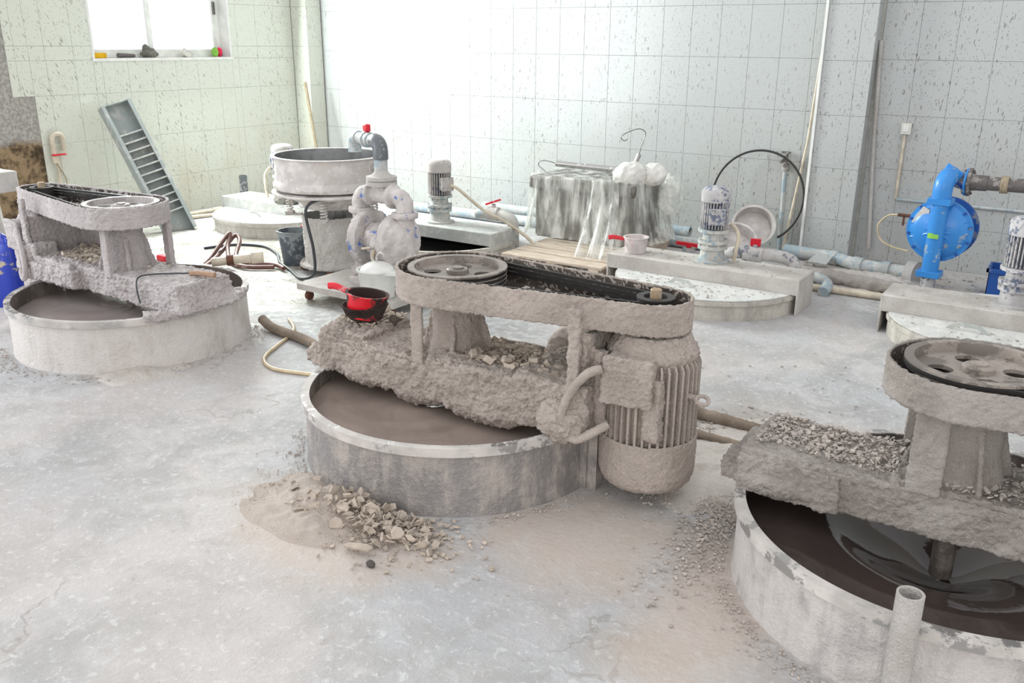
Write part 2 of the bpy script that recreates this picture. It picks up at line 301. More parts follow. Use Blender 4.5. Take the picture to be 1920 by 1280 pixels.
# ------------------------------------------------------------------ mesh building
class B:
    """collects shapes; build() links them as one mesh object. sx=-1 mirrors along x"""
    def __init__(s, sx=1): s.v = []; s.f = []; s.sx = sx
    def add(s, v, f):
        k = len(s.v)
        if s.sx < 0:
            s.v += [(-a[0], a[1], a[2]) for a in v]; s.f += [tuple(k + i for i in reversed(q)) for q in f]
        else:
            s.v += [tuple(a) for a in v]; s.f += [tuple(k + i for i in q) for q in f]
        return s
    def box(s, x0, x1, y0, y1, z0, z1, m=None):
        v = [Vector((x, y, z)) for z in (z0, z1) for y in (y0, y1) for x in (x0, x1)]
        if m is not None: v = [m @ a for a in v]
        return s.add(v, [(0, 2, 3, 1), (4, 5, 7, 6), (0, 1, 5, 4), (2, 6, 7, 3), (0, 4, 6, 2), (1, 3, 7, 5)])
    def prism(s, poly, z0, z1, m=None):
        n = len(poly); v = [Vector((p[0], p[1], z0)) for p in poly] + [Vector((p[0], p[1], z1)) for p in poly]
        if m is not None: v = [m @ a for a in v]
        return s.add(v, [tuple(reversed(range(n))), tuple(range(n, 2 * n))] + [(i, (i + 1) % n, n + (i + 1) % n, n + i) for i in range(n)])
    def lathe(s, prof, c=(0, 0, 0), n=48, m=None, closed=False):
        v = []; f = []; k = len(prof)
        for i in range(n):
            a = 2 * PI * i / n
            for r, z in prof: v.append(Vector((c[0] + r * math.cos(a), c[1] + r * math.sin(a), c[2] + z)))
        if m is not None: v = [m @ a for a in v]
        for i in range(n):
            j = (i + 1) % n
            for q in range(k if closed else k - 1):
                w = (q + 1) % k
                f.append((i * k + q, j * k + q, j * k + w, i * k + w))
        if not closed:
            if prof[0][0] > 1e-6: f.append(tuple(i * k for i in reversed(range(n))))
            if prof[-1][0] > 1e-6: f.append(tuple(i * k + k - 1 for i in range(n)))
        return s.add(v, f)
    def cyl(s, p0, p1, r0, r1=None, n=20):
        r1 = r0 if r1 is None else r1; p0 = Vector(p0); p1 = Vector(p1); d = p1 - p0
        q = d.to_track_quat('Z', 'Y').to_matrix().to_4x4(); q.translation = p0
        return s.lathe([(r0, 0), (r1, d.length)], n=n, m=q)
    def tube(s, pts, r, n=10, sub=6, r1=None):
        P = [Vector(p) for p in pts]
        if sub > 1 and len(P) > 2:
            Q = []
            for i in range(len(P) - 1):
                a = P[max(i - 1, 0)]; b = P[i]; c2 = P[i + 1]; d = P[min(i + 2, len(P) - 1)]
                for j in range(sub):
                    t = j / sub
                    Q.append(0.5 * (2 * b + (c2 - a) * t + (2 * a - 5 * b + 4 * c2 - d) * t * t + (3 * b - a - 3 * c2 + d) * t ** 3))
            Q.append(P[-1]); P = Q
        v = []; f = []; prev = None; L = len(P)
        for i, p in enumerate(P):
            t = (P[min(i + 1, L - 1)] - P[max(i - 1, 0)]).normalized()
            if prev is None: u = t.orthogonal().normalized()
            else: u = (prev - t * prev.dot(t)).normalized()
            prev = u; w = t.cross(u); rr = r if r1 is None else r + (r1 - r) * i / (L - 1)
            for k in range(n):
                a = 2 * PI * k / n; v.append(p + (u * math.cos(a) + w * math.sin(a)) * rr)
        for i in range(L - 1):
            for k in range(n):
                f.append((i * n + k, i * n + (k + 1) % n, (i + 1) * n + (k + 1) % n, (i + 1) * n + k))
        f.append(tuple(reversed(range(n)))); f.append(tuple((L - 1) * n + k for k in range(n)))
        return s.add(v, f)
    def ball(s, c, r, n=16, m=8):
        rx, ry, rz = (r, r, r) if not hasattr(r, '__len__') else r
        prof = [(max(1e-7, math.sin(PI * i / m)), -math.cos(PI * i / m)) for i in range(m + 1)]
        v = []; f = []
        for i in range(n):
            a = 2 * PI * i / n
            for q, z in prof: v.append((c[0] + rx * q * math.cos(a), c[1] + ry * q * math.sin(a), c[2] + rz * z))
        k = m + 1
        for i in range(n):
            j = (i + 1) % n
            for q in range(m): f.append((i * k + q, j * k + q, j * k + q + 1, i * k + q + 1))
        return s.add(v, f)
    def torus(s, c, R, r, m=None, n=28, k=10):
        prof = [(R + r * math.cos(2 * PI * i / k), r * math.sin(2 * PI * i / k)) for i in range(k)]
        q = (m if m is not None else Matrix.Identity(4)).copy(); q.translation = Vector(c)
        return s.lathe(prof, n=n, m=q, closed=True)
    def build(s, name, mat, parent=None, loc=None, angle=35, bevel=0.0):
        me = bpy.data.meshes.new(name); me.from_pydata([tuple(a) for a in s.v], [], s.f); me.validate(); me.update()
        me.materials.append(M[mat] if isinstance(mat, str) else mat)
        if angle: me.shade_smooth(); me.set_sharp_from_angle(angle=math.radians(angle))
        o = bpy.data.objects.new(name, me); col.objects.link(o)
        if parent is not None: o.parent = parent
        if loc is not None: o.location = loc
        if bevel:
            b = o.modifiers.new('bevel', 'BEVEL'); b.width = bevel; b.segments = 2; b.limit_method = 'ANGLE'; b.angle_limit = math.radians(40)
        return o
def fix_normals(o):
    bm = bmesh.new(); bm.from_mesh(o.data); bmesh.ops.remove_doubles(bm, verts=bm.verts, dist=1e-5)
    bmesh.ops.recalc_face_normals(bm, faces=bm.faces); bm.to_mesh(o.data); bm.free(); return o
TEX = {}
def tex(kind, size):
    k = (kind, size)
    if k not in TEX:
        t = bpy.data.textures.new('%s_%g' % (kind.lower(), size), kind); t.noise_scale = size
        if kind == 'CLOUDS': t.noise_depth = 2
        TEX[k] = t
    return TEX[k]
def crust(o, voxel=0.008, amps=((0.02, 0.10), (0.016, 0.03), (0.006, 0.012)), remesh=True):
    """grow a lumpy skin of dried slurry over a shape"""
    if remesh:
        fix_normals(o)
        r = o.modifiers.new('skin', 'REMESH'); r.mode = 'VOXEL'; r.voxel_size = voxel; r.use_smooth_shade = True
    for a, sz in amps:
        d = o.modifiers.new('lumps', 'DISPLACE'); d.texture = tex('CLOUDS', sz); d.texture_coords = 'GLOBAL'
        d.strength = a; d.mid_level = 0.45; d.direction = 'NORMAL'
    return o
def thing(name, label, cat, loc=(0, 0, 0), group=None, rz=0):
    o = bpy.data.objects.new(name, None); col.objects.link(o); o.location = loc; o.rotation_euler = (0, 0, rz)
    o.empty_display_size = 0.1
    return tag(o, label, cat, group)
def tag(o, label, cat, group=None, kind=None):
    o['label'] = label; o['category'] = cat
    if group: o['group'] = group
    if kind: o['kind'] = kind
    return o
def struct(o, label=None, cat=None):
    o['kind'] = 'structure'
    if label: o['label'] = label
    if cat: o['category'] = cat
    return o
def lab(o, label): o['label'] = label; return o
def rotm(axis, ang, at=(0, 0, 0)):
    m = Matrix.Rotation(ang, 4, axis); m.translation = Vector(at); return m
def hull2(c0, r0, c1, r1, n=48):
    """outline of a belt round two circles (c0 at smaller x), counter-clockwise, evenly stepped"""
    d = math.hypot(c1[0] - c0[0], c1[1] - c0[1]); th = math.atan2(c1[1] - c0[1], c1[0] - c0[0]); al = math.acos((r0 - r1) / d)
    P = []
    for i in range(n + 1):
        a = th + al + (2 * PI - 2 * al) * i / n; P.append((c0[0] + r0 * math.cos(a), c0[1] + r0 * math.sin(a)))
    m = max(4, n // 2)
    for i in range(m + 1):
        a = th - al + 2 * al * i / m; P.append((c1[0] + r1 * math.cos(a), c1[1] + r1 * math.sin(a)))
    return P
def resample(P, step):
    out = []; n = len(P)
    for i in range(n):
        a = Vector(P[i]); b = Vector(P[(i + 1) % n]); k = max(1, int((b - a).length / step))
        for j in range(k): out.append(a.lerp(b, j / k))
    return out
def flakes(b, pts, smin, smax, rnd, thick=0.25, up=0.6):
    """thin irregular curved chips at the given points"""
    for p in pts:
        s = smin + (smax - smin) * rnd.random() ** 2.2; k = rnd.choice((4, 5, 5, 6))
        e = Matrix.Rotation(rnd.uniform(0, 2 * PI), 4, 'Z') @ Matrix.Rotation(rnd.gauss(0, up), 4, 'X') @ Matrix.Rotation(rnd.gauss(0, up * 0.6), 4, 'Y')
        e.translation = Vector(p) + Vector((0, 0, s * 0.12)); el = rnd.uniform(0.45, 1.0); t = s * thick * rnd.uniform(0.5, 1.2)
        poly = []
        for i in range(k):
            a = 2 * PI * (i + rnd.uniform(-0.3, 0.3)) / k; q = s * rnd.uniform(0.6, 1.1) * 0.5; poly.append((q * math.cos(a), q * el * math.sin(a)))
        b.prism(poly, -t / 2, t / 2, e)
    return b

# ------------------------------------------------------------------ the room
WX, WY = -7.66, 7.43          # faces of the two tiled walls
b = B(); b.box(WX - 0.2, 3.2, -2.4, WY + 0.2, -0.12, 0.0)
struct(b.build('floor', 'floor'))
WIN = (4.82, 6.36, 1.47, 3.0)
# left wall: masonry round the window opening, bare cement where the tiling stops
b = B()
b.box(WX - 0.22, WX - 0.009, 2.3, WIN[0], 0, 4.2); b.box(WX - 0.22, WX - 0.009, WIN[1], WY + 0.2, 0, 4.2)
b.box(WX - 0.22, WX - 0.009, WIN[0], WIN[1], 0, WIN[2]); b.box(WX - 0.22, WX - 0.009, WIN[0], WIN[1], WIN[3], 4.2)
wall_left = struct(b.build('wall_left', 'cement'))
b = B(); b.box(-7.9, 3.2, WY + 0.009, WY + 0.22, 0, 4.2)
wall_right = struct(b.build('wall_right', 'grout'))
TW, TH, GAP = 0.257, 0.405, 0.0014
b = B(); b.box(WX - 0.0095, WX - 0.006, 4.25, WY, 0, WIN[2]); b.box(WX - 0.0095, WX - 0.006, 4.065, 4.25, 1.185, 3.2); b.box(WX - 0.0095, WX - 0.006, 4.25, WIN[0], WIN[2], 3.2); b.box(WX - 0.0095, WX - 0.006, WIN[1], WY, WIN[2], 3.2); b.build('grout_bed', 'grout', wall_left)
tile_mesh = {}
def tile_me(w, h, axis, mat):
    k = (round(w, 3), round(h, 3), axis, mat)
    if k not in tile_mesh:
        b = B(); e = 0.0016; a = w / 2; c = h / 2; t = 0.009
        v = []
        for (s, d) in ((0, 0), (0, t - e), (e, t)):
            for (i, j) in ((-1, -1), (1, -1), (1, 1), (-1, 1)):
                p, q = i * (a - s), j * (c - s)
                v.append((p, -d, q) if axis == 'b' else ((d, p, q) if axis == 'a' else (d, p, q)))
        f = []
        for r in (0, 4):
            for i in range(4): f.append((r + i, r + (i + 1) % 4, r + 4 + (i + 1) % 4, r + 4 + i))
        f.append((8, 9, 10, 11))
        if axis != 'b': pass
        b.add(v, f); o = b.build('tile', mat, angle=20); tile_mesh[k] = o.data; bpy.data.objects.remove(o)
    return tile_mesh[k]
def tile(parent, axis, mat, p, q, w, h, face):
    me = tile_me(w - GAP, h - GAP, axis, mat)
    o = bpy.data.objects.new('tile', me); col.objects.link(o); o.parent = parent
    o.location = (p, face + 0.009, q) if axis == 'b' else (face - 0.009, p, q)
def cut(a0, a1, cuts):
    """split an interval at the given values"""
    xs = [a0] + sorted(c for c in cuts if a0 + 0.02 < c < a1 - 0.02) + [a1]
    return list(zip(xs[:-1], xs[1:]))
def tile_wall(parent, axis, mat, u0, u1, uo, zo, ztop, face, holes=(), zbot=0.0):
    us = []; u = uo
    while u > u0 - TW: u -= TW
    while u < u1:
        a, c = max(u, u0), min(u + TW, u1)
        if c - a > 0.02: us.append((a, c))
        u += TW
    z = zo
    while z > zbot: z -= TH
    zs = []
    while z < ztop:
        a, c = max(z, zbot), min(z + TH, ztop)
        if c - a > 0.02: zs.append((a, c))
        z += TH
    for (a, c) in us:
        for (d, e) in zs:
            for (a1, c1) in cut(a, c, [h for H in holes for h in H[:2]]):
                for (d1, e1) in cut(d, e, [h for H in holes for h in H[2:]]):
                    um, zm = (a1 + c1) / 2, (d1 + e1) / 2
                    if any(H[0] < um < H[1] and H[2] < zm < H[3] for H in holes): continue
                    tile(parent, axis, mat, um, zm, c1 - a1, e1 - d1, face)
# the tiling on the left wall ends in a step towards the camera
tile_wall(wall_left, 'a', 'tile_a', 4.06, 7.2, 4.129, 1.182, 2.81, WX,
          holes=[WIN, (3.0, 4.245, -0.1, 1.182)])
tile_wall(wall_right, 'b', 'tile_b', -7.432, -1.96, -1.057, 0.7325, 2.36, WY)
tile_wall(wall_right, 'b', 'tile_b', -1.59, 1.0, -1.057, 0.7325, 2.36, WY)
# pier on the long wall
b = B(); b.box(-1.95, -1.60, 7.295, WY + 0.01, 0, 4.2); pier = struct(b.build('trim_1', 'grout'))
tile_wall(pier, 'b', 'tile_b', -1.96, -1.59, -1.96 + 0.257, 0.722, 2.36, 7.285)
me_side = None
for i in range(7):
    z0 = -0.088 + TH * i; z1 = z0 + TH; z0 = max(z0, 0)
    tile(pier, 'a', 'tile_b', (7.285 + 7.42) / 2, (z0 + z1) / 2, 0.135, z1 - z0, -1.591)
# pier filling the corner
b = B(); b.box(WX - 0.01, -7.44, 7.215, WY + 0.01, 0, 4.2); pier2 = struct(b.build('trim_2', 'grout'))
tile_wall(pier2, 'b', 'tile_a', WX, -7.43, WX, 1.182, 2.81, 7.205)
for i in range(8):
    z0 = -0.033 + TH * i; z1 = z0 + TH; z0 = max(z0, 0)
    tile(pier2, 'a', 'tile_a', (7.205 + 7.42) / 2, (z0 + z1) / 2, 0.215, z1 - z0, -7.431)
# white plastic corner bead on the pier
b = B(); b.box(-1.975, -1.955, 7.268, 7.283, 0, 3.0); struct(b.build('trim_3', 'white'))

# window: reveal, frame, two sashes, sill
y0, y1, z0, z1 = WIN
win = thing('window_1', 'white framed sliding window with two bright panes', 'window', (WX, (y0 + y1) / 2, z0)); win['kind'] = 'structure'
def wb(): return B()
hy = (y1 - y0) / 2; hz = z1 - z0
b = wb(); b.box(-0.2, 0.004, -hy - 0.002, -hy + 0.02, 0, hz); b.box(-0.2, 0.004, hy - 0.02, hy + 0.002, 0, hz); b.box(-0.2, 0.004, -hy, hy, hz - 0.02, hz)
b.build('window_reveal', 'white', win)
b = wb(); b.box(-0.2, 0.014, -hy - 0.01, hy + 0.01, -0.012, 0.014); b.build('window_sill', 'white', win, bevel=0.004)
b = wb()
for (a, c) in ((-hy + 0.02, -hy + 0.06), (hy - 0.06, hy - 0.02)): b.box(-0.19, -0.13, a, c, 0.014, hz - 0.02)
b.box(-0.19, -0.13, -hy + 0.02, hy - 0.02, 0.014, 0.05); b.box(-0.19, -0.13, -hy + 0.02, hy - 0.02, hz - 0.06, hz - 0.02)
b.build('window_frame', 'frame', win, bevel=0.003)
mid = 5.535 - (y0 + y1) / 2
for (a, c, x) in ((-hy + 0.05, mid + 0.02, -0.165), (mid - 0.025, hy - 0.05, -0.15)):
    b = wb(); w = 0.04
    for (d, e) in ((a, a + w), (c - w, c)): b.box(x - 0.012, x + 0.012, d, e, 0.05, hz - 0.06)
    b.box(x - 0.012, x + 0.012, a, c, 0.045, 0.045 + w); b.box(x - 0.012, x + 0.012, a, c, hz - 0.1, hz - 0.06)
    s = b.build('window_sash', 'frame', win, bevel=0.002)
    b = wb(); b.box(x - 0.003, x + 0.003, a + w, c - w, 0.045 + w, hz - 0.1); b.build('window_pane', 'glass', s)
b = wb(); b.box(-0.138, -0.115, hy - 0.085, hy - 0.065, 0.42, 0.54); b.build('sash_latch', 'wire', win)

# ------------------------------------------------------------------ open mixers in the front row
def solid_disc_with_holes(r, z0, z1, hole_r, hole_d, k, n=64, a0=0.4):
    """a web plate with k round holes"""
    o = B().lathe([(r, z0), (r, z1)], n=n).build('web', 'pulley')
    c = B()
    for i in range(k):
        a = a0 + 2 * PI * i / k
        c.cyl((hole_d * math.cos(a), hole_d * math.sin(a), z0 - 0.05), (hole_d * math.cos(a), hole_d * math.sin(a), z1 + 0.05), hole_r, n=24)
    co = c.build('cutter', 'pulley')
    m = o.modifiers.new('holes', 'BOOLEAN'); m.operation = 'DIFFERENCE'; m.object = co; m.solver = 'EXACT'
    dg = bpy.context.evaluated_depsgraph_get(); me = bpy.data.meshes.new_from_object(o.evaluated_get(dg))
    v = [tuple(p.co) for p in me.vertices]; f = [tuple(p.vertices) for p in me.polygons]
    bpy.data.objects.remove(o); bpy.data.objects.remove(co); return v, f
WEB = solid_disc_with_holes(0.178, 0.745, 0.757, 0.036, 0.105, 4)
def crusted_guard(name, c0, r0, c1, r1, z0, z1, mat, mat_in, parent, sx, amp, step=0.006):
    P = resample(hull2(c0, r0, c1, r1), step); n = len(P); k = max(4, int((z1 - z0) / step))
    b = B(sx); v = []; f = []
    nor = []
    for i in range(n):
        t = P[(i + 1) % n] - P[i - 1]; nor.append(Vector((t.y, -t.x)).normalized())
    for i in range(n):
        for j in range(k + 1): v.append((P[i].x, P[i].y, z0 + (z1 - z0) * j / k))
    for i in range(n):
        q = (i + 1) % n
        for j in range(k):
            f.append((i * (k + 1) + j, q * (k + 1) + j, q * (k + 1) + j + 1, i * (k + 1) + j + 1))
    b.add(v, f); o = b.build(name, mat, parent, angle=0)
    o.data.shade_smooth()
    g = o.modifiers.new('wall', 'SOLIDIFY'); g.thickness = 0.009; g.offset = -1.0
    crust(o, remesh=False, amps=((amp, 0.03), (amp * 1.5, 0.010)))
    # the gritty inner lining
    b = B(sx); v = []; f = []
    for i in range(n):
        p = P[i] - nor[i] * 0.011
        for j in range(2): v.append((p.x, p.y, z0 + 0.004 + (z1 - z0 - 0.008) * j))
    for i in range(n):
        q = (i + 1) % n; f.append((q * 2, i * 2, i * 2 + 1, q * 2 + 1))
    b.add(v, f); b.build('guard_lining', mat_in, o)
    return o
def belt_loop(b, c0, r0, c1, r1, z0, z1, t):
    O = hull2(c0, r0, c1, r1, 40); I = hull2(c0, r0 - t, c1, r1 - t, 40); n = len(O)
    v = []
    for p, q in zip(O, I): v += [(p[0], p[1], z0), (p[0], p[1], z1), (q[0], q[1], z1), (q[0], q[1], z0)]
    f = []
    for i in range(n):
        j = (i + 1) % n
        for e in range(4): f.append((i * 4 + e, j * 4 + e, j * 4 + (e + 1) % 4, i * 4 + (e + 1) % 4))
    b.add(v, f)
def on_beam(rnd, n, x0, x1, y0, y1, z):
    return [(rnd.uniform(x0, x1), rnd.uniform(y0, y1), z + rnd.uniform(-0.005, 0.012)) for _ in range(n)]

def mixer(cx, cy, d, name_label, style, rim_z, seed):
    rnd = random.Random(seed)
    t = thing('slurry_mixer', name_label, 'mixer', (cx, cy, 0), 'belt driven slurry mixers in the front row')
    cm = {'m': 'crust', 'l': 'crust_l', 'r': 'crust_r'}[style]; tm = {'m': 'tank_m', 'l': 'tank_l', 'r': 'tank_r'}[style]
    # tank with rolled rim
    b = B(); b.lathe([(0.642, -0.001), (0.637, 0.03), (0.634, rim_z - 0.03), (0.634, rim_z - 0.004), (0.622, rim_z - 0.004), (0.622, -0.001)], n=160, closed=True)
    tank = b.build('tank', tm, t)
    crust(tank, remesh=False, amps=((0.004, 0.08),))
    b = B(); b.lathe([(0.650, rim_z - 0.034), (0.650, rim_z), (0.617, rim_z), (0.617, rim_z - 0.006), (0.645, rim_z - 0.007), (0.645, rim_z - 0.034)], n=160, closed=True)
    b.build('tank_rim', 'rim', tank)
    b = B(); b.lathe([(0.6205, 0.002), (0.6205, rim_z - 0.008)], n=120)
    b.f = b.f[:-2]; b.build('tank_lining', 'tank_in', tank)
    # bridge beam under its crust
    b = B(d); q = rim_z + 0.006
    if style == 'm':
        b.box(-0.64, 0.70, -0.165, 0.165, q, 0.42); b.box(-0.60, 0.1, -0.19, -0.1, q - 0.01, 0.40); b.box(0.0, 0.68, -0.20, -0.10, q - 0.01, 0.45)
        b.box(0.42, 0.72, -0.20, 0.16, q, 0.47); b.box(-0.72, -0.56, -0.17, 0.19, q - 0.005, 0.34); b.box(-0.66, -0.40, -0.14, 0.17, 0.38, 0.445)
        b.ball((-0.10, -0.14, 0.27), (0.13, 0.06, 0.055)); b.ball((0.25, -0.17, 0.28), (0.2, 0.05, 0.05)); b.ball((-0.35, -0.16, 0.30), (0.2, 0.06, 0.05))
        b.ball((0.62, -0.2, 0.33), (0.10, 0.07, 0.08)); b.ball((-0.7, -0.06, 0.31), (0.06, 0.1, 0.04))
        beam = crust(b.build('beam', cm, t), 0.005, ((0.035, 0.11), (0.024, 0.028), (0.020, 0.010)))
    elif style == 'l':
        b.box(-0.30, 0.72, -0.165, 0.165, q, 0.42)
        v = [(-0.70, -0.19, q), (-0.70, 0.19, q), (-0.28, 0.19, q), (-0.28, -0.19, q), (-0.655, -0.165, 0.43), (-0.655, 0.165, 0.43), (-0.28, 0.165, 0.43), (-0.28, -0.165, 0.43)]
        b.add(v, [(0, 1, 2, 3), (4, 7, 6, 5), (0, 4, 5, 1), (1, 5, 6, 2), (2, 6, 7, 3), (3, 7, 4, 0)])
        b.box(0.25, 0.70, -0.20, 0.16, q, 0.43); b.box(0.20, 0.66, -0.225, -0.15, q + 0.01, 0.40); b.box(0.60, 0.74, -0.20, -0.06, q, 0.50)
        b.prism([(0.685 * math.cos(PI + a * 0.1), 0.685 * math.sin(PI + a * 0.1)) for a in range(-5, 6)] + [(0.58 * math.cos(PI + a * 0.1), 0.58 * math.sin(PI + a * 0.1)) for a in range(5, -6, -1)], rim_z - 0.01, rim_z + 0.02)
        beam = crust(b.build('beam', cm, t), 0.0055, ((0.022, 0.08), (0.020, 0.028), (0.020, 0.011)))
    else:
        b.box(-0.62, 0.72, -0.165, 0.165, q - 0.008, 0.40); b.box(-0.62, -0.30, -0.19, -0.1, q - 0.01, 0.385); b.box(-0.69, -0.56, -0.15, 0.2, q - 0.004, 0.325)
        b.ball((-0.66, 0.0, 0.29), (0.06, 0.15, 0.03)); b.ball((-0.5, -0.17, 0.3), (0.14, 0.04, 0.04)); b.box(-0.16, 0.3, -0.15, 0.15, 0.39, 0.415)
        beam = crust(b.build('beam', cm, t), 0.005, ((0.018, 0.11), (0.014, 0.022), (0.012, 0.009)))
    # rubble and chips lying on the beam (too many to count)
    zt = {'m': 0.455, 'l': 0.435, 'r': 0.408}[style]
    b = B(d)
    if style == 'm':
        flakes(b, on_beam(rnd, 420, -0.64, -0.42, -0.05, 0.17, 0.455), 0.010, 0.045, rnd); flakes(b, on_beam(rnd, 800, 0.08, 0.55, -0.12, 0.15, 0.447), 0.008, 0.04, rnd, 0.2)
        flakes(b, on_beam(rnd, 25, 0.15, 0.55, -0.13, -0.05, 0.46), 0.04, 0.07, rnd, 0.35)
    elif style == 'l':
        flakes(b, on_beam(rnd, 380, 0.12, 0.55, -0.13, 0.15, 0.44), 0.010, 0.05, rnd); flakes(b, on_beam(rnd, 60, -0.6, -0.1, -0.14, 0.15, 0.437), 0.006, 0.02, rnd)
    else:
        flakes(b, on_beam(rnd, 1500, -0.60, -0.16, -0.10, 0.16, 0.404), 0.007, 0.027, rnd, 0.2, 0.5); flakes(b, on_beam(rnd, 900, -0.1, 0.5, -0.13, 0.16, 0.418), 0.008, 0.036, rnd, 0.2)
    o = b.build('loose_flakes', 'flake2' if style == 'r' else 'flake', t, angle=0); o['kind'] = 'stuff'
    # bearing housing with gussets
    b = B(d); b.lathe([(0.128, 0.40), (0.112, 0.45), (0.100, 0.50), (0.098, 0.70)], n=36)
    for a in (0.0, PI / 2, PI, 3 * PI / 2):
        m = rotm('Z', a + 0.5)
        b.prism([(0.07, 0.40), (0.16, 0.40), (0.105, 0.60), (0.07, 0.60)], -0.008, 0.008, m @ Matrix.Rotation(PI / 2, 4, 'X'))
    crust(b.build('bearing_housing', cm, t), 0.006, ((0.012, 0.05), (0.012, 0.014), (0.008, 0.007)) if style != 'r' else ((0.006, 0.05), (0.006, 0.012)))
    # guard posts
    for (x0, x1, y0_, y1_, za, zb) in ((-0.10, -0.045, -0.178, -0.165, 0.40, 0.69), (-0.17, -0.12, 0.165, 0.178, 0.38, 0.69)):
        b = B(d); w = 0.02 if style == 'r' else 0.0
        b.box(x0 - w, x1 + w, y0_, y1_, za, zb); b.box(x0 - w, x0 - w + 0.008, y0_, y0_ + 0.03, za, zb)
        crust(b.build('guard_post', cm, t), 0.0055, ((0.008, 0.03), (0.008, 0.010)))
    b = B(d); b.box(0.645, 0.69, -0.205, -0.185, 0.33, 0.765); b.ball((0.665, -0.2, 0.40), (0.03, 0.02, 0.1))
    crust(b.build('guard_post', cm, t), 0.006, ((0.014, 0.03), (0.014, 0.010)))
    # belt guard, base plate, pulleys, belts
    c0, c1 = (0.0, 0.008), (0.862, 0.045)
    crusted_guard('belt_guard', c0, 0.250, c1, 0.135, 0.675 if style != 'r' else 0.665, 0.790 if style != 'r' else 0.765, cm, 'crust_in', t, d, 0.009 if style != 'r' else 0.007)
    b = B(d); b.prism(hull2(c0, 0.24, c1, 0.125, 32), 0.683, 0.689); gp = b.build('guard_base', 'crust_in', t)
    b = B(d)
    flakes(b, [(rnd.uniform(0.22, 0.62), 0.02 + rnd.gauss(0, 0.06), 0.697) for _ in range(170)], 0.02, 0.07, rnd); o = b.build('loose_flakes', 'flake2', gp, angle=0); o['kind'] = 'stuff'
    dz = 0.0 if style != 'r' else -0.012
    pm = 'pulley_l' if style == 'l' else 'pulley'
    prof = [(0.172, 0.724), (0.196, 0.724)]
    for g in range(3):
        z = 0.728 + g * 0.018; prof += [(0.201, z), (0.187, z + 0.005), (0.187, z + 0.010), (0.201, z + 0.015)]
    prof += [(0.203, 0.780), (0.203, 0.787), (0.176, 0.787), (0.172, 0.757)]
    b = B(); b.lathe(prof, n=96, closed=True); b.add(*WEB)
    b.lathe([(0.045, 0.75), (0.045, 0.772), (0.04, 0.776), (0.0001, 0.776)], n=32)
    pl = b.build('large_pulley', pm, t, loc=(d * c0[0], c0[1], dz))
    b = B(); b.cyl((0, 0, 0.77), (0, 0, 0.782), 0.024); b.build('hub_cap', 'hub', pl)
    b = B(); b.lathe([(0.176, 0.728), (0.1995, 0.728), (0.1995, 0.772), (0.176, 0.772)], n=64, closed=True); b.v = [(x, y, z) for (x, y, z) in b.v]
    b.build('belt_grooves', 'groove', pl)
    b = B(); b.lathe([(0.03, 0.722), (0.066, 0.722), (0.066, 0.782), (0.070, 0.782), (0.070, 0.788), (0.044, 0.788), (0.042, 0.775), (0.02, 0.775)], n=48, closed=True)
    sp = b.build('small_pulley', 'groove', t, loc=(d * c1[0], c1[1], dz))
    b = B(); b.lathe([(0.0001, 0.70), (0.021, 0.70), (0.021, 0.812), (0.018, 0.816), (0.0001, 0.816)], n=24); b.build('shaft_end', 'shaft', sp)
    for g in range(3):
        b = B(d); z = 0.7305 + g * 0.018 + dz; belt_loop(b, c0, 0.2035, c1, 0.0705, z, z + 0.013, 0.010); b.build('drive_belt', 'rubber', t)
    # stirrer shaft below the beam
    b = B(); b.lathe([(0.0001, 0.06), (0.034, 0.06), (0.034, 0.22), (0.06, 0.235), (0.06, 0.262), (0.045, 0.262), (0.045, rim_z + 0.03), (0.0001, rim_z + 0.03)], n=28)
    b.build('stirrer_shaft', 'tank_in', t)
    # motor hung beside the tank
    mx, my = c1
    b = B(d); b.lathe([(0.14, 0.22), (0.150, 0.24), (0.150, 0.56), (0.165, 0.585), (0.165, 0.60), (0.14, 0.635), (0.13, 0.66), (0.105, 0.665)], c=(mx, my, 0), n=64)
    b.ball((mx + 0.05, my - 0.145, 0.56), (0.03, 0.03, 0.035)); b.box(mx + 0.055, mx + 0.11, my - 0.175, my - 0.12, 0.30, 0.53)
    motor = crust(b.build('motor', cm, t), 0.006 if style == 'm' else 0.008, ((0.010, 0.05), (0.014, 0.016), (0.012, 0.009)))
    b = B(d)
    for i in range(40):
        a = 2 * PI * i / 40; m = rotm('Z', a, (mx, my, 0))
        if -2.35 < math.atan2(math.sin(a), math.cos(a)) < -1.75: z1f = 0.43
        else: z1f = 0.575
        b.prism([(0.145, 0.25), (0.178, 0.25), (0.178, z1f - 0.02), (0.165, z1f), (0.145, z1f)], -0.004, 0.004, m @ Matrix.Rotation(PI / 2, 4, 'X'))
    crust(fix_normals(b.build('cooling_fins', cm, motor)), remesh=False, amps=((0.006, 0.012),))
    b = B(d); b.lathe([(0.10, 0.068), (0.155, 0.075), (0.172, 0.095), (0.180, 0.13), (0.182, 0.272), (0.174, 0.272), (0.170, 0.14), (0.10, 0.09)], c=(mx, my, 0), n=96, closed=True)
    b.lathe([(0.0001, 0.08), (0.11, 0.08), (0.11, 0.09), (0.0001, 0.09)], c=(mx, my, 0), n=48)
    crust(b.build('fan_cowl', cm, motor), 0.0055, ((0.006, 0.03), (0.009, 0.010)))
    b = B(d); jm = rotm('Z', 0.12, (mx - 0.005, my - 0.14, 0))
    b.box(-0.085, 0.085, -0.075, 0.04, 0.445, 0.605, jm); b.box(-0.092, 0.092, -0.085, -0.07, 0.438, 0.612, jm)
    crust(b.build('junction_box', cm, motor), 0.005, ((0.010, 0.04), (0.018, 0.012)))
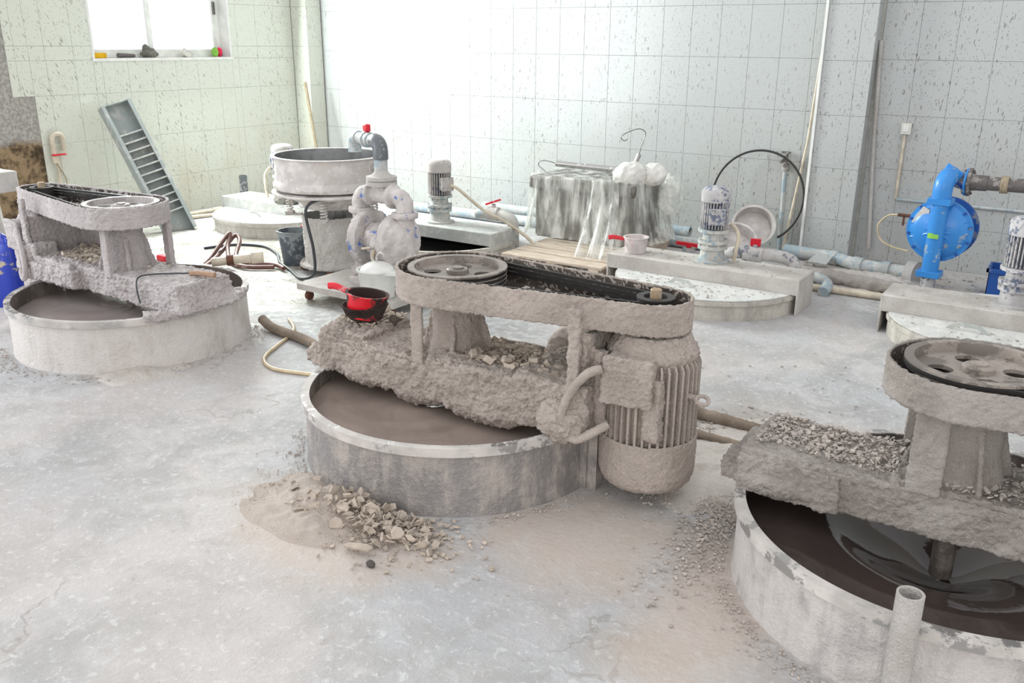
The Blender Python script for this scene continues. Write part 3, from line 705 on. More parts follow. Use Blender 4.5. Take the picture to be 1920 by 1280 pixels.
    b = B(d); b.cyl((mx + 0.16, my - 0.04, 0.455), (mx + 0.205, my - 0.05, 0.455), 0.011); b.torus((mx + 0.225, my - 0.055, 0.455), 0.022, 0.0075, rotm('X', 0.35) @ Matrix.Rotation(0.2, 4, 'Y'))
    b.build('lifting_eye', cm, motor)
    # bracket between beam and motor
    b = B(d); b.box(0.665, 0.70, -0.17, 0.17, rim_z, 0.655); b.box(0.60, 0.74, -0.10, -0.09, rim_z, 0.45); b.cyl((0.735, -0.115, 0.30), (0.735, -0.115, 0.60), 0.026)
    b.prism([(0.35, 0.42), (0.68, 0.42), (0.68, 0.655)], -0.16, -0.15, Matrix.Rotation(PI / 2, 4, 'X'))
    b.box(0.66, 0.90, 0.03, 0.15, 0.655, 0.675)
    crust(b.build('motor_bracket', cm, t), 0.0065, ((0.016, 0.05), (0.018, 0.018), (0.010, 0.009)))
    b = B(d)
    b.tube([(0.78, -0.19, 0.565), (0.73, -0.215, 0.54), (0.675, -0.235, 0.46), (0.65, -0.245, 0.375), (0.665, -0.245, 0.315), (0.71, -0.235, 0.292), (0.765, -0.21, 0.325), (0.80, -0.17, 0.35)], 0.0165, 14, 8)
    crust(b.build('motor_conduit', cm, t, angle=0), remesh=False, amps=((0.005, 0.02),)).data.shade_smooth()
    b = B(d); b.box(0.625, 0.70, -0.05, 0.14, 0, rim_z - 0.01); b.box(0.60, 0.66, -0.06, -0.05, 0.0, rim_z)
    b.build('support_leg', tm, t)
    return t
mixers = {}
mixers['m'] = mixer(-2.12, 2.80, 1, 'heavily crusted belt mixer over grey steel tank, complete with motor, centre of picture', 'm', 0.278, 11)
mixers['l'] = mixer(-4.55, 2.905, -1, 'pale crusted belt mixer beside the blue jerrycan, on splashed round tank', 'l', 0.285, 12)
mixers['r'] = mixer(-0.20, 2.78, 1, 'belt mixer cut off by the right edge, over dark glossy slurry', 'r', 0.268, 13)

# slurry standing in the three open tanks
def slurry(cx, cy, z, mat, label, fn, n=140, k=60):
    b = B(); v = [(0, 0, fn(0, 0))]; f = []
    for i in range(1, k + 1):
        r = 0.6205 * i / k
        for j in range(n):
            a = 2 * PI * j / n; v.append((r * math.cos(a), r * math.sin(a), fn(r, a)))
    for j in range(n): f.append((0, 1 + j, 1 + (j + 1) % n))
    for i in range(k - 1):
        for j in range(n):
            p = 1 + i * n; f.append((p + j, p + n + j, p + n + (j + 1) % n, p + (j + 1) % n))
    b.add(v, f); o = b.build('slurry', mat, None, (cx, cy, z), angle=0); o.data.shade_smooth()
    tag(o, label, 'slurry', kind='stuff'); return o
def swirl(amp, arms, tw):
    def fn(r, a): return amp * math.sin(arms * a + tw * r) * math.exp(-r * 3) - 0.004 * math.exp(-(r / 0.1) ** 2) + 0.0012 * noise.noise((r * math.cos(a) * 9, r * math.sin(a) * 9, 1.0))
    return fn
slurry(-2.12, 2.80, 0.205, 'slurry_m', 'brown slurry in the central grey tank under the crusted beam', swirl(0.0028, 9, 30))
slurry(-4.55, 2.905, 0.192, 'slurry_l', 'mauve grey slurry in the pale tank by the blue jerrycan', swirl(0.0028, 7, 26))
def vortex(r, a):
    return -0.15 * math.exp(-(r / 0.24) ** 1.8) + 0.006 * math.sin(2 * a + 16 * r) * math.exp(-((r - 0.25) / 0.16) ** 2) + 0.003 * math.sin(3 * a + 30 * r) * math.exp(-((r - 0.38) / 0.1) ** 2)
slurry(-0.20, 2.78, 0.19, 'slurry_r', 'dark glossy slurry whirling in the tank at the lower right', vortex)
# upright pipe clamped to the front of the right tank
b = B(); b.lathe([(0.033, 0), (0.033, 0.375), (0.0275, 0.375), (0.0275, 0.25), (0.0001, 0.25)], n=40)
o = b.build('standpipe', 'crust_w', None, (-0.205, 2.098, 0), angle=40); crust(o, remesh=False, amps=((0.002, 0.03),))
tag(o, 'open grey standpipe upright against the front of the lower right tank', 'pipe')

# ------------------------------------------------------------------ low tanks with gear motors in the back row
def gear_motor(parent, x, y, z, paint, gear, jdir, h=0.51, seed=0):
    """vertical gear motor: foot flange, gearbox, motor with fins, fan cowl and terminal box"""
    b = B(); b.lathe([(0.0001, 0), (0.118, 0), (0.118, 0.014), (0.085, 0.018), (0.080, 0.085), (0.092, 0.09), (0.100, 0.092), (0.100, 0.115), (0.088, 0.118), (0.088, 0.13), (0.103, 0.132),
                      (0.103, 0.150), (0.072, 0.155), (0.068, 0.20), (0.075, 0.205), (0.105, 0.208), (0.105, 0.228), (0.06, 0.23)], n=40)
    for i in range(8):
        a = 2 * PI * i / 8; b.cyl((0.092 * math.cos(a), 0.092 * math.sin(a), 0.108), (0.092 * math.cos(a), 0.092 * math.sin(a), 0.158), 0.008, n=8)
    g = b.build('gearbox', gear, parent, (x, y, z)); crust(g, remesh=False, amps=((0.003, 0.02),))
    b = B(); b.lathe([(0.0001, 0.225), (0.078, 0.225), (0.078, 0.42), (0.0001, 0.42)], n=40)
    mo = b.build('motor', 'fin', parent, (x, y, z))
    b = B()
    for i in range(28):
        a = 2 * PI * i / 28; m = rotm('Z', a)
        b.prism([(0.075, 0.235), (0.094, 0.235), (0.094, 0.415), (0.075, 0.415)], -0.0035, 0.0035, m @ Matrix.Rotation(PI / 2, 4, 'X'))
    fix_normals(b.build('cooling_fins', paint, mo))
    b = B(); b.lathe([(0.099, 0.412), (0.100, 0.478), (0.088, h - 0.012), (0.07, h), (0.0001, h + 0.002), (0.0001, h - 0.005), (0.08, h - 0.02), (0.094, 0.475), (0.094, 0.412)], n=40, closed=True)
    b.build('fan_cowl', paint, mo)
    b = B(); m = rotm('Z', jdir)
    b.box(0.07, 0.125, -0.05, 0.05, 0.275, 0.375, m); b.box(0.122, 0.135, -0.054, 0.054, 0.27, 0.38, m)
    b.build('terminal_box', paint, mo, bevel=0.004)
    return mo
def strap_handle(b, c, rz, w=0.24, h=0.045):
    m = rotm('Z', rz, c); t = 0.005; d = 0.026
    P = [(-w / 2, 0), (-w / 4, h), (w / 4, h), (w / 2, 0)]; Q = [(-w / 2 + 0.035, 0), (-w / 4 + 0.012, h - 0.022), (w / 4 - 0.012, h - 0.022), (w / 2 - 0.035, 0)]
    poly = P + list(reversed(Q))
    b.prism(poly, -t / 2, t / 2, m @ Matrix.Rotation(PI / 2, 4, 'X'))
def half_disc(r, y0, side, n=48):
    """disc segment beyond y0 (side -1: towards -y)"""
    a = math.asin(min(1, abs(y0) / r)); P = []
    for i in range(n + 1):
        t = PI + a + (PI - 2 * a) * i / n; P.append((r * math.cos(t), r * math.sin(t)))
    if side > 0: P = [(-p[0], -p[1]) for p in P]
    return P
def covered_tank(cx, cy, label, lids, beam_mat, tank_mat, lid_mat, motor, rim=0.125, top=0.232, inside='tank_in', x0=-0.70, x1=0.655, ends=(True, True), handle=(-0.05, -0.36, -0.25)):
    t = thing('covered_tank', label, 'tank', (cx, cy, 0), 'low round tanks with gear motors in the back row')
    b = B(); b.lathe([(0.632, -0.001), (0.630, rim - 0.004), (0.620, rim - 0.004), (0.620, -0.001)], n=120, closed=True); tank = b.build('tank', tank_mat, t)
    b = B(); b.lathe([(0.644, rim - 0.028), (0.644, rim), (0.617, rim), (0.617, rim - 0.006), (0.638, rim - 0.007), (0.638, rim - 0.028)], n=120, closed=True); b.build('tank_rim', tank_mat, tank)
    b = B(); b.lathe([(0.0001, 0.004), (0.6195, 0.004), (0.6195, rim - 0.008)], n=96); b.f = b.f[:-1]; b.build('tank_lining', inside, tank)
    for s in lids:
        b = B(); b.prism(half_disc(0.635, 0.172, s), rim + 0.002, rim + 0.009)
        l = b.build('lid', lid_mat, t)
        b = B(); strap_handle(b, (handle[0], handle[1] * (1 if s < 0 else -1), rim + 0.009), handle[2]); fix_normals(b.build('lid_handle', 'galv', l))
    b = B(); b.box(x0, x1, -0.168, 0.168, top - 0.012, top); b.box(x0, x1, -0.170, -0.160, rim + 0.004, top - 0.002); b.box(x0, x1, 0.160, 0.170, rim + 0.004, top - 0.002)
    bm_ = b.build('beam', beam_mat, t, bevel=0.006)
    for e, x in zip(ends, (x0, x1)):
        if e:
            b = B(); b.box(x - 0.006, x + 0.006, -0.172, 0.172, 0.0, top - 0.003); b.build('end_plate', beam_mat, t, bevel=0.002)
    gear_motor(t, motor[0], motor[1], top, motor[2], motor[3], motor[4])
    return t
ct_rb = covered_tank(-2.135, 5.70, 'covered tank under the white dipper cup, dusty lid with strap handle', (-1, 1), 'beam_dust', 'tank_b', 'lid', (0.0, 0.02, 'motor_b', 'motor_g', -1.1))
ct_fr = covered_tank(-0.31, 5.67, 'covered tank in front of the bright blue pump, at the right edge', (-1, 1), 'beam_dust', 'tank_b', 'lid', (0.02, 0.02, 'motor_b', 'motor_b', 0.5), handle=(-0.16, -0.33, -0.12), x0=-0.66)
ct_bm = covered_tank(-4.50, 5.74, 'uncovered tank with interior painted dark as deep shade and galvanised beam, left of the pallet', (1,), 'galv', 'tank_b', 'lid', (-0.01, 0.0, 'motor', 'motor_g', -0.35), inside='shade_in', x1=0.62)
ct_bl = covered_tank(-6.35, 5.72, 'white lidded tank near the window wall behind the black bucket', (-1, 1), 'galv', 'tank_b', 'lid', (0.0, 0.03, 'motor', 'motor_g', 3.0), handle=(-0.02, -0.36, 0.05), x0=-0.66)
# pebbles of dry splash on the beams and lids
rnd = random.Random(5)
for t, n in ((ct_rb, 260), (ct_fr, 220)):
    b = B(); P = []
    for _ in range(n):
        if rnd.random() < 0.4: P.append((rnd.uniform(-0.6, 0.6), rnd.uniform(-0.15, 0.15), 0.232))
        else:
            a = rnd.uniform(PI + 0.35, 2 * PI - 0.35); r = rnd.uniform(0.3, 0.6); y = r * math.sin(a)
            if y < -0.19: P.append((r * math.cos(a), y, 0.134))
    flakes(b, P, 0.006, 0.026, rnd, 0.2, 0.2); o = b.build('loose_flakes', 'flake2', t, angle=0); o['kind'] = 'stuff'
# cables of the gear motors
def cord(name, label, pts, r, mat, cat='cable', n=10, group=None):
    o = B().tube(pts, r, n, 8).build(name, mat, angle=60); return tag(o, label, cat, group)
cord('motor_cable', 'pale sheathed cable running down from the gear motor beside the pallet', [(-4.36, 5.70, 0.55), (-4.30, 5.71, 0.53), (-4.22, 5.73, 0.47), (-4.08, 5.78, 0.36), (-3.93, 5.85, 0.28), (-3.75, 5.92, 0.15), (-3.64, 5.95, 0.02)], 0.013, 'pvc_w')
cord('motor_cable', 'grey cable dropping from the gear motor behind the dipper cup', [(-2.03, 5.75, 0.50), (-1.98, 5.74, 0.46), (-1.965, 5.74, 0.40), (-1.98, 5.75, 0.32), (-1.99, 5.76, 0.245)], 0.014, 'pvc_w')
cord('motor_cable', 'pale cable hanging from the gear motor behind the sieve', [(-6.47, 5.70, 0.53), (-6.50, 5.66, 0.46), (-6.46, 5.62, 0.36), (-6.42, 5.60, 0.26)], 0.014, 'pvc_w')
b = B(); b.ball((0, 0, 0.02), (0.10, 0.06, 0.05)); b.ball((0.08, 0.02, 0.015), (0.08, 0.06, 0.035))
tag(crust(b.build('cloth_rag', 'rag', None, (-6.22, 5.60, 0.245)), 0.009, ((0.04, 0.05), (0.02, 0.02))), 'crumpled grey rag on the beam of the white lidded tank', 'rag')
b = B(); b.box(-0.045, 0.045, -0.03, 0.03, 0, 0.11)
tag(b.build('counterweight', 'motor_g', None, (-5.92, 5.58, 0.232), bevel=0.006), 'pale square block on the beam behind the spring of the sieve', 'block')

# ------------------------------------------------------------------ vibrating sieve
S = thing('vibrating_sieve', 'round vibrating sieve with open steel bowl over a crusted drum', 'sieve', (-4.72, 4.72, 0))
b = B(); b.lathe([(0.395, 0.70), (0.395, 0.855), (0.418, 0.862), (0.418, 0.868), (0.388, 0.868), (0.388, 0.70)], n=96, closed=True); bowl = b.build('bowl', 'bowl_steel', S)
b = B(); b.lathe([(0.0001, 0.71), (0.387, 0.71), (0.387, 0.864)], n=96); b.f = b.f[:-1]; b.build('screen', 'bowl_in', bowl)
b = B(); b.lathe([(0.36, 0.625), (0.405, 0.635), (0.412, 0.65), (0.412, 0.672), (0.400, 0.69), (0.392, 0.705), (0.36, 0.705)], n=96, closed=True); b.build('clamp_band', 'bowl_steel', S)
b = B(); b.lathe([(0.30, 0.598), (0.425, 0.598), (0.428, 0.606), (0.425, 0.614), (0.30, 0.625)], n=96, closed=True); b.build('base_flange', 'bowl_steel', S)
b = B(); b.lathe([(0.40, 0.60), (0.33, 0.578), (0.225, 0.520), (0.205, 0.488), (0.195, 0.488), (0.21, 0.53), (0.38, 0.598)], n=72, closed=True); b.build('cone', 'bowl_steel', S)
b = B(); b.lathe([(0.10, 0.36), (0.10, 0.50), (0.0001, 0.50)], n=32); b.build('spout', 'bowl_in', S)
b = B(); b.lathe([(0.215, 0.075), (0.222, 0.43), (0.210, 0.43), (0.203, 0.09)], n=90, closed=True); b.lathe([(0.0001, 0.08), (0.21, 0.08)], n=60)
b.lathe([(0.20, 0.05), (0.258, 0.05), (0.258, 0.078), (0.20, 0.085)], n=72, closed=True)
crust(b.build('drum', 'crust_w', S), 0.008, ((0.016, 0.05), (0.014, 0.016)))
for i in range(4):
    a = 3.73 + i * PI / 2; x, y = 0.315 * math.cos(a), 0.315 * math.sin(a)
    pts = [(x + 0.024 * math.cos(k * 0.9), y + 0.024 * math.sin(k * 0.9), 0.45 + 0.145 * k / 48) for k in range(49)]
    b = B(); b.tube(pts, 0.0055, 6, 1); sp_ = b.build('spring', 'bowl_steel', S)
    b = B(); b.box(-0.03, 0.03, -0.03, 0.03, 0.435, 0.45, rotm('Z', a, (x, y, 0))); b.box(-0.09, 0.03, -0.02, 0.02, 0.42, 0.437, rotm('Z', a, (x, y, 0))); b.build('spring_seat', 'crust_w', sp_)
for i in range(4):
    a = 0.75 + i * PI / 2 + 3.0; x, y = 0.235 * math.cos(a), 0.235 * math.sin(a)
    b = B(); b.cyl((x - 0.012, y, 0.027), (x + 0.012, y, 0.027), 0.027, n=18); b.box(x - 0.018, x + 0.018, y - 0.01, y + 0.01, 0.03, 0.055); b.build('caster', 'rust', S)
b = B(); b.cyl((0.39, 0.03, 0.80), (0.46, 0.03, 0.80), 0.028); b.cyl((0.46, 0.03, 0.80), (0.485, 0.03, 0.80), 0.02); b.cyl((0.485, 0.03, 0.80), (0.505, 0.03, 0.80), 0.03, n=8)
crust(b.build('outlet', 'crust_w', S), 0.006, ((0.008, 0.02),))
cord('power_cable', 'dark power cable looping from the sieve down across the floor', [(-4.47, 4.47, 0.60), (-4.52, 4.40, 0.60), (-4.60, 4.34, 0.52), (-4.57, 4.36, 0.25), (-4.60, 4.38, 0.06), (-4.72, 4.36, 0.012), (-4.95, 4.48, 0.012), (-5.22, 4.62, 0.012), (-5.45, 4.80, 0.012), (-5.75, 4.93, 0.012), (-5.98, 4.86, 0.012), (-6.06, 4.72, 0.012), (-6.1, 4.6, 0.012)], 0.011, 'cable')

# black bucket beside it
def bucket(name, label, loc, r0, r1, h, mat, cat):
    t = thing(name, label, cat, loc)
    b = B(); b.lathe([(0.0001, 0.0), (r0, 0.0), (r1, h), (r1 + 0.010, h), (r1 + 0.010, h + 0.008), (r1 - 0.006, h + 0.008), (r0 - 0.006, 0.008), (0.0001, 0.008)], n=48); b.build('body', mat, t)
    return t
bk = bucket('bucket', 'dark grey plastic bucket standing beside the crusted sieve drum', (-5.12, 4.70, 0), 0.098, 0.128, 0.255, 'bucket', 'bucket')
b = B(); b.tube([(-0.138, 0.0, 0.25), (-0.12, -0.05, 0.262), (-0.06, -0.125, 0.266), (0.05, -0.132, 0.266), (0.125, -0.05, 0.262), (0.138, 0.0, 0.25)], 0.004, 6, 6); b.build('bail_handle', 'bowl_in', bk)
b = B(); b.box(-0.05, 0.05, 0.115, 0.145, 0.262, 0.275); b.build('lip_cover', 'red', bk, bevel=0.003)

# ------------------------------------------------------------------ crusted diaphragm pump on a low cart
C_ = thing('pump_cart', 'low dusty flat cart on casters carrying the crusted pump', 'cart', (-3.93, 4.22, 0))
b = B(); b.box(-0.42, 0.42, -0.24, 0.24, 0.075, 0.115); crust(b.build('deck', 'beam_dust', C_), remesh=False, amps=((0.003, 0.05),))
for (x, y) in ((-0.36, -0.19), (0.36, -0.19), (-0.36, 0.19), (0.36, 0.19)):
    b = B(); b.cyl((x - 0.013, y, 0.03), (x + 0.013, y, 0.03), 0.03, n=18); b.box(x - 0.018, x + 0.018, y - 0.012, y + 0.012, 0.03, 0.075); b.build('caster', 'rust', C_)
Pp = thing('diaphragm_pump', 'crusted blue diaphragm pump with twin round chambers standing on the cart', 'pump', (-3.83, 4.28, 0.115))
def pump_chamber(cxx, side, mat, parent, cr):
    b = B(); m = rotm('Y', side * PI / 2, (cxx, 0, 0.31))
    b.lathe([(0.185, -0.014), (0.185, 0.014), (0.165, 0.016), (0.15, 0.05), (0.10, 0.085), (0.0001, 0.095)], n=48, m=m)
    b.lathe([(0.185, -0.045), (0.185, -0.02), (0.10, -0.02), (0.10, -0.045)], n=48, m=m, closed=True)
    for i in range(8):
        a = 2 * PI * i / 8; p0 = m @ Vector((0.172 * math.cos(a), 0.172 * math.sin(a), -0.05)); p1 = m @ Vector((0.172 * math.cos(a), 0.172 * math.sin(a), 0.03)); b.cyl(p0, p1, 0.011, n=8)
    o = b.build('chamber', mat, parent)
    return crust(o, 0.009, ((0.012, 0.05), (0.012, 0.018))) if cr else o
pump_chamber(-0.135, -1, 'cast', Pp, True); pump_chamber(0.135, 1, 'cast', Pp, True)
b = B(); b.cyl((-0.13, 0, 0.31), (0.13, 0, 0.31), 0.10, n=32); b.box(-0.05, 0.05, -0.12, 0.10, 0.24, 0.38); b.ball((0.02, -0.11, 0.30), 0.035)
crust(b.build('centre_block', 'cast', Pp), 0.009, ((0.02, 0.05), (0.012, 0.018)))
for x in (-0.185, 0.185):
    b = B(); b.cyl((x, 0, 0.02), (x, 0, 0.47), 0.058, n=28); b.cyl((x, 0, 0.47), (x, 0, 0.505), 0.085, n=28); b.cyl((x, 0, 0.07), (x, 0, 0.10), 0.085, n=28)
    crust(b.build('side_pipe', 'cast', Pp), 0.009, ((0.008, 0.04), (0.008, 0.016)))
b = B()
s_ = 0.185
b.tube([(-s_, 0, 0.50), (-s_, 0, 0.555), (-s_ + 0.03, 0, 0.59), (-s_ + 0.09, 0, 0.60), (0, 0, 0.60), (s_ - 0.09, 0, 0.60), (s_ - 0.03, 0, 0.59), (s_, 0, 0.555), (s_, 0, 0.50)], 0.056, 20, 5)
b.cyl((-0.105, 0, 0.60), (-0.075, 0, 0.60), 0.078, n=28); b.cyl((0.075, 0, 0.60), (0.105, 0, 0.60), 0.078, n=28); b.cyl((0, 0, 0.60), (0, 0, 0.69), 0.05, n=28)
crust(b.build('outlet_manifold', 'cast', Pp), 0.009, ((0.008, 0.04), (0.008, 0.016)))
b = B(); b.tube([(-s_, 0, 0.06), (-s_ + 0.05, 0, 0.04), (0, 0, 0.04), (s_ - 0.05, 0, 0.04), (s_, 0, 0.06)], 0.05, 16, 5); b.box(-0.24, -0.13, -0.09, 0.09, 0.0, 0.05); b.box(0.13, 0.24, -0.09, 0.09, 0.0, 0.05)
crust(b.build('inlet_manifold', 'cast', Pp), 0.009, ((0.014, 0.05), (0.01, 0.02)))
b = B(); b.cyl((0.02, -0.12, 0.28), (-0.05, -0.16, 0.27), 0.008); b.build('air_fitting', 'pvc_w', Pp)
b = B(); b.box(0.06, 0.15, -0.13, -0.07, 0.14, 0.21, rotm('Z', 0.3)); b.build('air_valve', 'blue_d', Pp, bevel=0.006)
cord('air_hose', 'thin yellowed air hose at the front of the crusted pump', [(-3.78, 4.14, 0.38), (-3.75, 4.08, 0.37), (-3.72, 4.05, 0.30), (-3.70, 4.05, 0.22), (-3.68, 4.05, 0.13)], 0.008, 'hose_y')
# delivery pipe up and over the sieve bowl
Dp = thing('delivery_pipe', 'grey pipe rising from the crusted pump and bending over the sieve bowl', 'pipe', (-3.83, 4.28, 0.775))
b = B(); b.lathe([(0.045, 0.0), (0.098, 0.003), (0.098, 0.028), (0.088, 0.03), (0.088, 0.034), (0.098, 0.037), (0.098, 0.058), (0.07, 0.062), (0.048, 0.08), (0.04, 0.10)], n=36); crust(b.build('flange', 'crust_w', Dp), remesh=False, amps=((0.004, 0.02),))
b = B(); b.cyl((0, 0, 0.08), (0, 0, 0.20), 0.042, n=28); b.build('riser', 'pvc', Dp)
b = B(); b.tube([(0, 0, 0.165), (0, 0, 0.21), (-0.012, 0.006, 0.247), (-0.045, 0.022, 0.268), (-0.08, 0.04, 0.27)], 0.049, 20, 6); b.build('elbow', 'pvc_d', Dp)
dx, dy = -0.80, 0.40
b = B(); b.cyl((-0.06, 0.03, 0.27), (-0.36, 0.18, 0.265), 0.038, n=24); b.cyl((-0.14, 0.07, 0.269), (-0.23, 0.115, 0.268), 0.045, n=24); b.cyl((-0.19, 0.095, 0.268), (-0.22, 0.11, 0.267), 0.052, n=24); b.build('cross_pipe', 'pvc', Dp)
b = B(); b.tube([(-0.33, 0.165, 0.265), (-0.37, 0.185, 0.262), (-0.40, 0.20, 0.245), (-0.41, 0.205, 0.205), (-0.41, 0.205, 0.165)], 0.045, 20, 6); b.build('outlet_elbow', 'pvc', Dp)
b = B(); b.box(-0.03, 0.03, -0.018, 0.018, 0.318, 0.365, rotm('Z', -0.46, (-0.20, 0.10, 0))); b.cyl((-0.20, 0.10, 0.28), (-0.20, 0.10, 0.33), 0.016); b.build('valve_handle', 'red', Dp, bevel=0.008)

# white jug with hooks on the cart, wide dipper, red ladle in its bowl on the central mixer
J = thing('plastic_jug', 'white translucent plastic jug with spout and metal hooks, before the crusted pump', 'jug', (-3.69, 4.05, 0.118)); J.scale = (1.25, 1.25, 1.15)
b = B(); b.lathe([(0.0001, 0), (0.082, 0), (0.098, 0.14), (0.106, 0.15), (0.106, 0.155), (0.094, 0.152), (0.08, 0.006), (0.0001, 0.006)], n=48); b.build('body', 'white', J)
b = B(); b.prism([(0.085, -0.05), (0.175, 0.0), (0.085, 0.05)], 0.138, 0.152); b.build('spout', 'white', J)
b = B(); b.ball((0, 0, 0.13), (0.092, 0.092, 0.065), 32, 12); b.build('lid', 'white', J)
b = B(); b.tube([(0.0, 0, 0.18), (0.0, 0, 0.22), (0.02, 0, 0.245), (0.045, 0, 0.24), (0.05, 0, 0.225)], 0.006, 8); b.tube([(0, 0, 0.19), (-0.03, 0.0, 0.20), (-0.035, 0, 0.235), (-0.025, 0, 0.25)], 0.005, 8); b.build('hook', 'bowl_steel', J)
# ------------------------------------------------------------------ dippers
bw = thing('slurry_bowl', 'shallow bowl coated in dark slurry under the red ladle', 'bowl', (-2.635, 2.80, 0.468))
b = B(); b.lathe([(0.0001, 0.0), (0.055, 0.0), (0.085, 0.03), (0.10, 0.065), (0.106, 0.07), (0.096, 0.072), (0.078, 0.035), (0.05, 0.01), (0.0001, 0.01)], n=40); crust(b.build('body', 'bowl_dark', bw), remesh=False, amps=((0.010, 0.02),))
def dipper(name, label, loc, body, handle, tilt, hdir, r=0.075, h=0.085, inside=None):
    t = thing(name, label, 'ladle', loc); t.rotation_euler = (tilt[0], tilt[1], 0)
    b = B(); b.lathe([(0.0001, 0), (r * 0.85, 0), (r, h), (r + 0.006, h), (r + 0.006, h + 0.006), (r - 0.006, h + 0.005), (r * 0.8, 0.006), (0.0001, 0.006)], n=40); b.build('cup', body, t)
    b = B(); m = rotm('Z', hdir)
    pts = [m @ Vector(p) for p in ((r - 0.005, 0, h * 0.86), (r + 0.03, 0, h * 0.92), (r + 0.075, 0, h * 0.98), (r + 0.11, 0, h * 0.93))]
    b.tube(pts, 0.0125, 10, 6, 0.017); b.build('handle', handle, t); return t
dipper('red_ladle', 'red plastic ladle streaked with dark slurry, lying in the bowl', (-2.63, 2.795, 0.487), 'red_dip', 'red', (-0.10, 0.10), PI + 0.15, 0.092, 0.10)
dipper('dipper_cup', 'whitish dipper cup with red handle on the dusty beam before the wrapped box', (-2.685, 5.665, 0.234), 'cup', 'red', (0, 0), PI + 0.45, 0.085, 0.105)
b = B(); flakes(b, [(0, 0, 0)], 0.05, 0.05, random.Random(3), 0.6); b.ball((0, 0, 0.02), (0.026, 0.022, 0.02), 8, 5)
tag(crust(b.build('slurry_lump', 'bowl_dark', None, (-2.50, 2.84, 0.462)), 0.006, ((0.01, 0.02),)), 'small dark slurry lump beside the bowl on the central mixer', 'lump')

# ------------------------------------------------------------------ left: jerrycan, second mixer post, taps, ladder
Jc = thing('jerrycan', 'blue plastic jerrycan with open neck, left of the pale mixer', 'jerrycan', (-5.80, 2.87, 0), rz=0.35)
b = B(); P = []
w, d_ = 0.14, 0.12
prof = [(0.93, 0.0), (1, 0.02), (1, 0.35), (0.95, 0.39), (0.8, 0.415)]
ring = []
for i in range(32):
    a = 2 * PI * i / 32; ca, sa = math.cos(a), math.sin(a); e = 0.45
    ring.append((w * math.copysign(abs(ca) ** e, ca), d_ * math.copysign(abs(sa) ** e, sa)))
v = []; f = []
for (k, z) in prof:
    for p in ring: v.append((p[0] * k, p[1] * k, z))
for j in range(len(prof) - 1):
    for i in range(32): f.append((j * 32 + i, j * 32 + (i + 1) % 32, (j + 1) * 32 + (i + 1) % 32, (j + 1) * 32 + i))
f.append(tuple(reversed(range(32)))); f.append(tuple(4 * 32 + i for i in range(32)))
b.add(v, f); b.build('body', 'jerry', Jc, angle=40)
b = B(); b.lathe([(0.034, 0.405), (0.034, 0.45), (0.028, 0.45), (0.026, 0.41)], c=(0.06, -0.02, 0), n=28, closed=True); b.build('neck', 'jerry', Jc)
b = B(); b.tube([(-0.09, 0, 0.40), (-0.075, 0, 0.445), (-0.02, 0, 0.45), (0.01, 0, 0.41)], 0.015, 10); b.build('handle', 'jerry', Jc)
Ms = thing('machine_post', 'pale capped machine post rising from dusty ledge at the left edge', 'post', (-6.50, 3.17, 0))
b = B(); b.box(-0.5, 0.14, -0.25, 0.2, 0, 0.30); crust(b.build('ledge', 'beam_dust', Ms), 0.02, ((0.02, 0.1),))
b = B(); b.cyl((0, 0, 0.30), (-0.01, 0, 0.62), 0.06, 0.05); b.build('post', 'crust_w', Ms)
b = B(); b.box(-0.26, 0.10, -0.16, 0.16, 0.62, 0.76); crust(b.build('cap', 'crust_w', Ms), 0.008, ((0.008, 0.03),))
Lt = thing('wall_tap', 'cream gooseneck water pipe with small red valve on the left wall', 'tap', (-7.62, 4.33, 0))
b = B(); b.tube([(0, 0, 0.0), (0, 0, 0.35), (0, 0, 0.66)], 0.016, 10, 1); b.tube([(0, -0.02, 0.62), (0, -0.02, 0.82), (0, -0.005, 0.855), (0, 0.03, 0.865), (0, 0.065, 0.855), (0, 0.075, 0.82), (0, 0.075, 0.72)], 0.022, 12, 6); b.build('pipe', 'pvc_w', Lt)
b = B(); b.cyl((0, -0.0, 0.62), (0, 0.0, 0.70), 0.026); b.build('valve_body', 'pvc_w', Lt)
b = B(); b.box(0.01, 0.035, -0.05, 0.08, 0.685, 0.70); b.build('valve_handle', 'red', Lt, bevel=0.004)
b = B(); b.tube([(0.01, -0.02, 0.62), (0.02, 0.03, 0.52), (0.02, 0.05, 0.42)], 0.006, 6); b.build('tie_wire', 'bamboo', Lt)
# steel ladder ramp: two side channels, back plate and rungs, leaning on the wall
La = thing('steel_ladder', 'galvanised steel step ramp with side channels leaning against the left wall', 'ladder', (-6.86, 4.97, 0))
lean = Vector((-7.36, 4.80, 1.12)) - Vector((-6.86, 4.98, 0.0)); ln = lean.length
zax = lean.normalized(); xax = Vector((0.28, 0.96, 0)); xax = (xax - zax * xax.dot(zax)).normalized(); yax = zax.cross(xax)
Lm = Matrix(((xax.x, yax.x, zax.x, 0), (xax.y, yax.y, zax.y, 0), (xax.z, yax.z, zax.z, 0), (0, 0, 0, 1)))
hw = 0.135; dp = 0.10
if (Lm @ Vector((0, 1, 0))).x > 0: sgn = -1      # depth goes towards the wall
else: sgn = 1
for s in (-1, 1):
    b = B(); b.box(s * hw - 0.004, s * hw + 0.004, 0 if sgn > 0 else -dp, dp if sgn > 0 else 0, 0.0, ln, Lm)
    b.box(min(s * hw, s * (hw - 0.03)), max(s * hw, s * (hw - 0.03)), -0.004, 0.004, 0.0, ln, Lm)
    b.build('side_channel', 'ladder', La)
b = B(); b.box(-hw, hw, sgn * dp - 0.004, sgn * dp + 0.004, 0.0, ln, Lm); b.build('back_plate', 'ladder', La)
b = B(); b.box(-hw, hw, min(0, sgn * dp), max(0, sgn * dp), ln - 0.008, ln, Lm); b.build('end_cap', 'ladder', La)
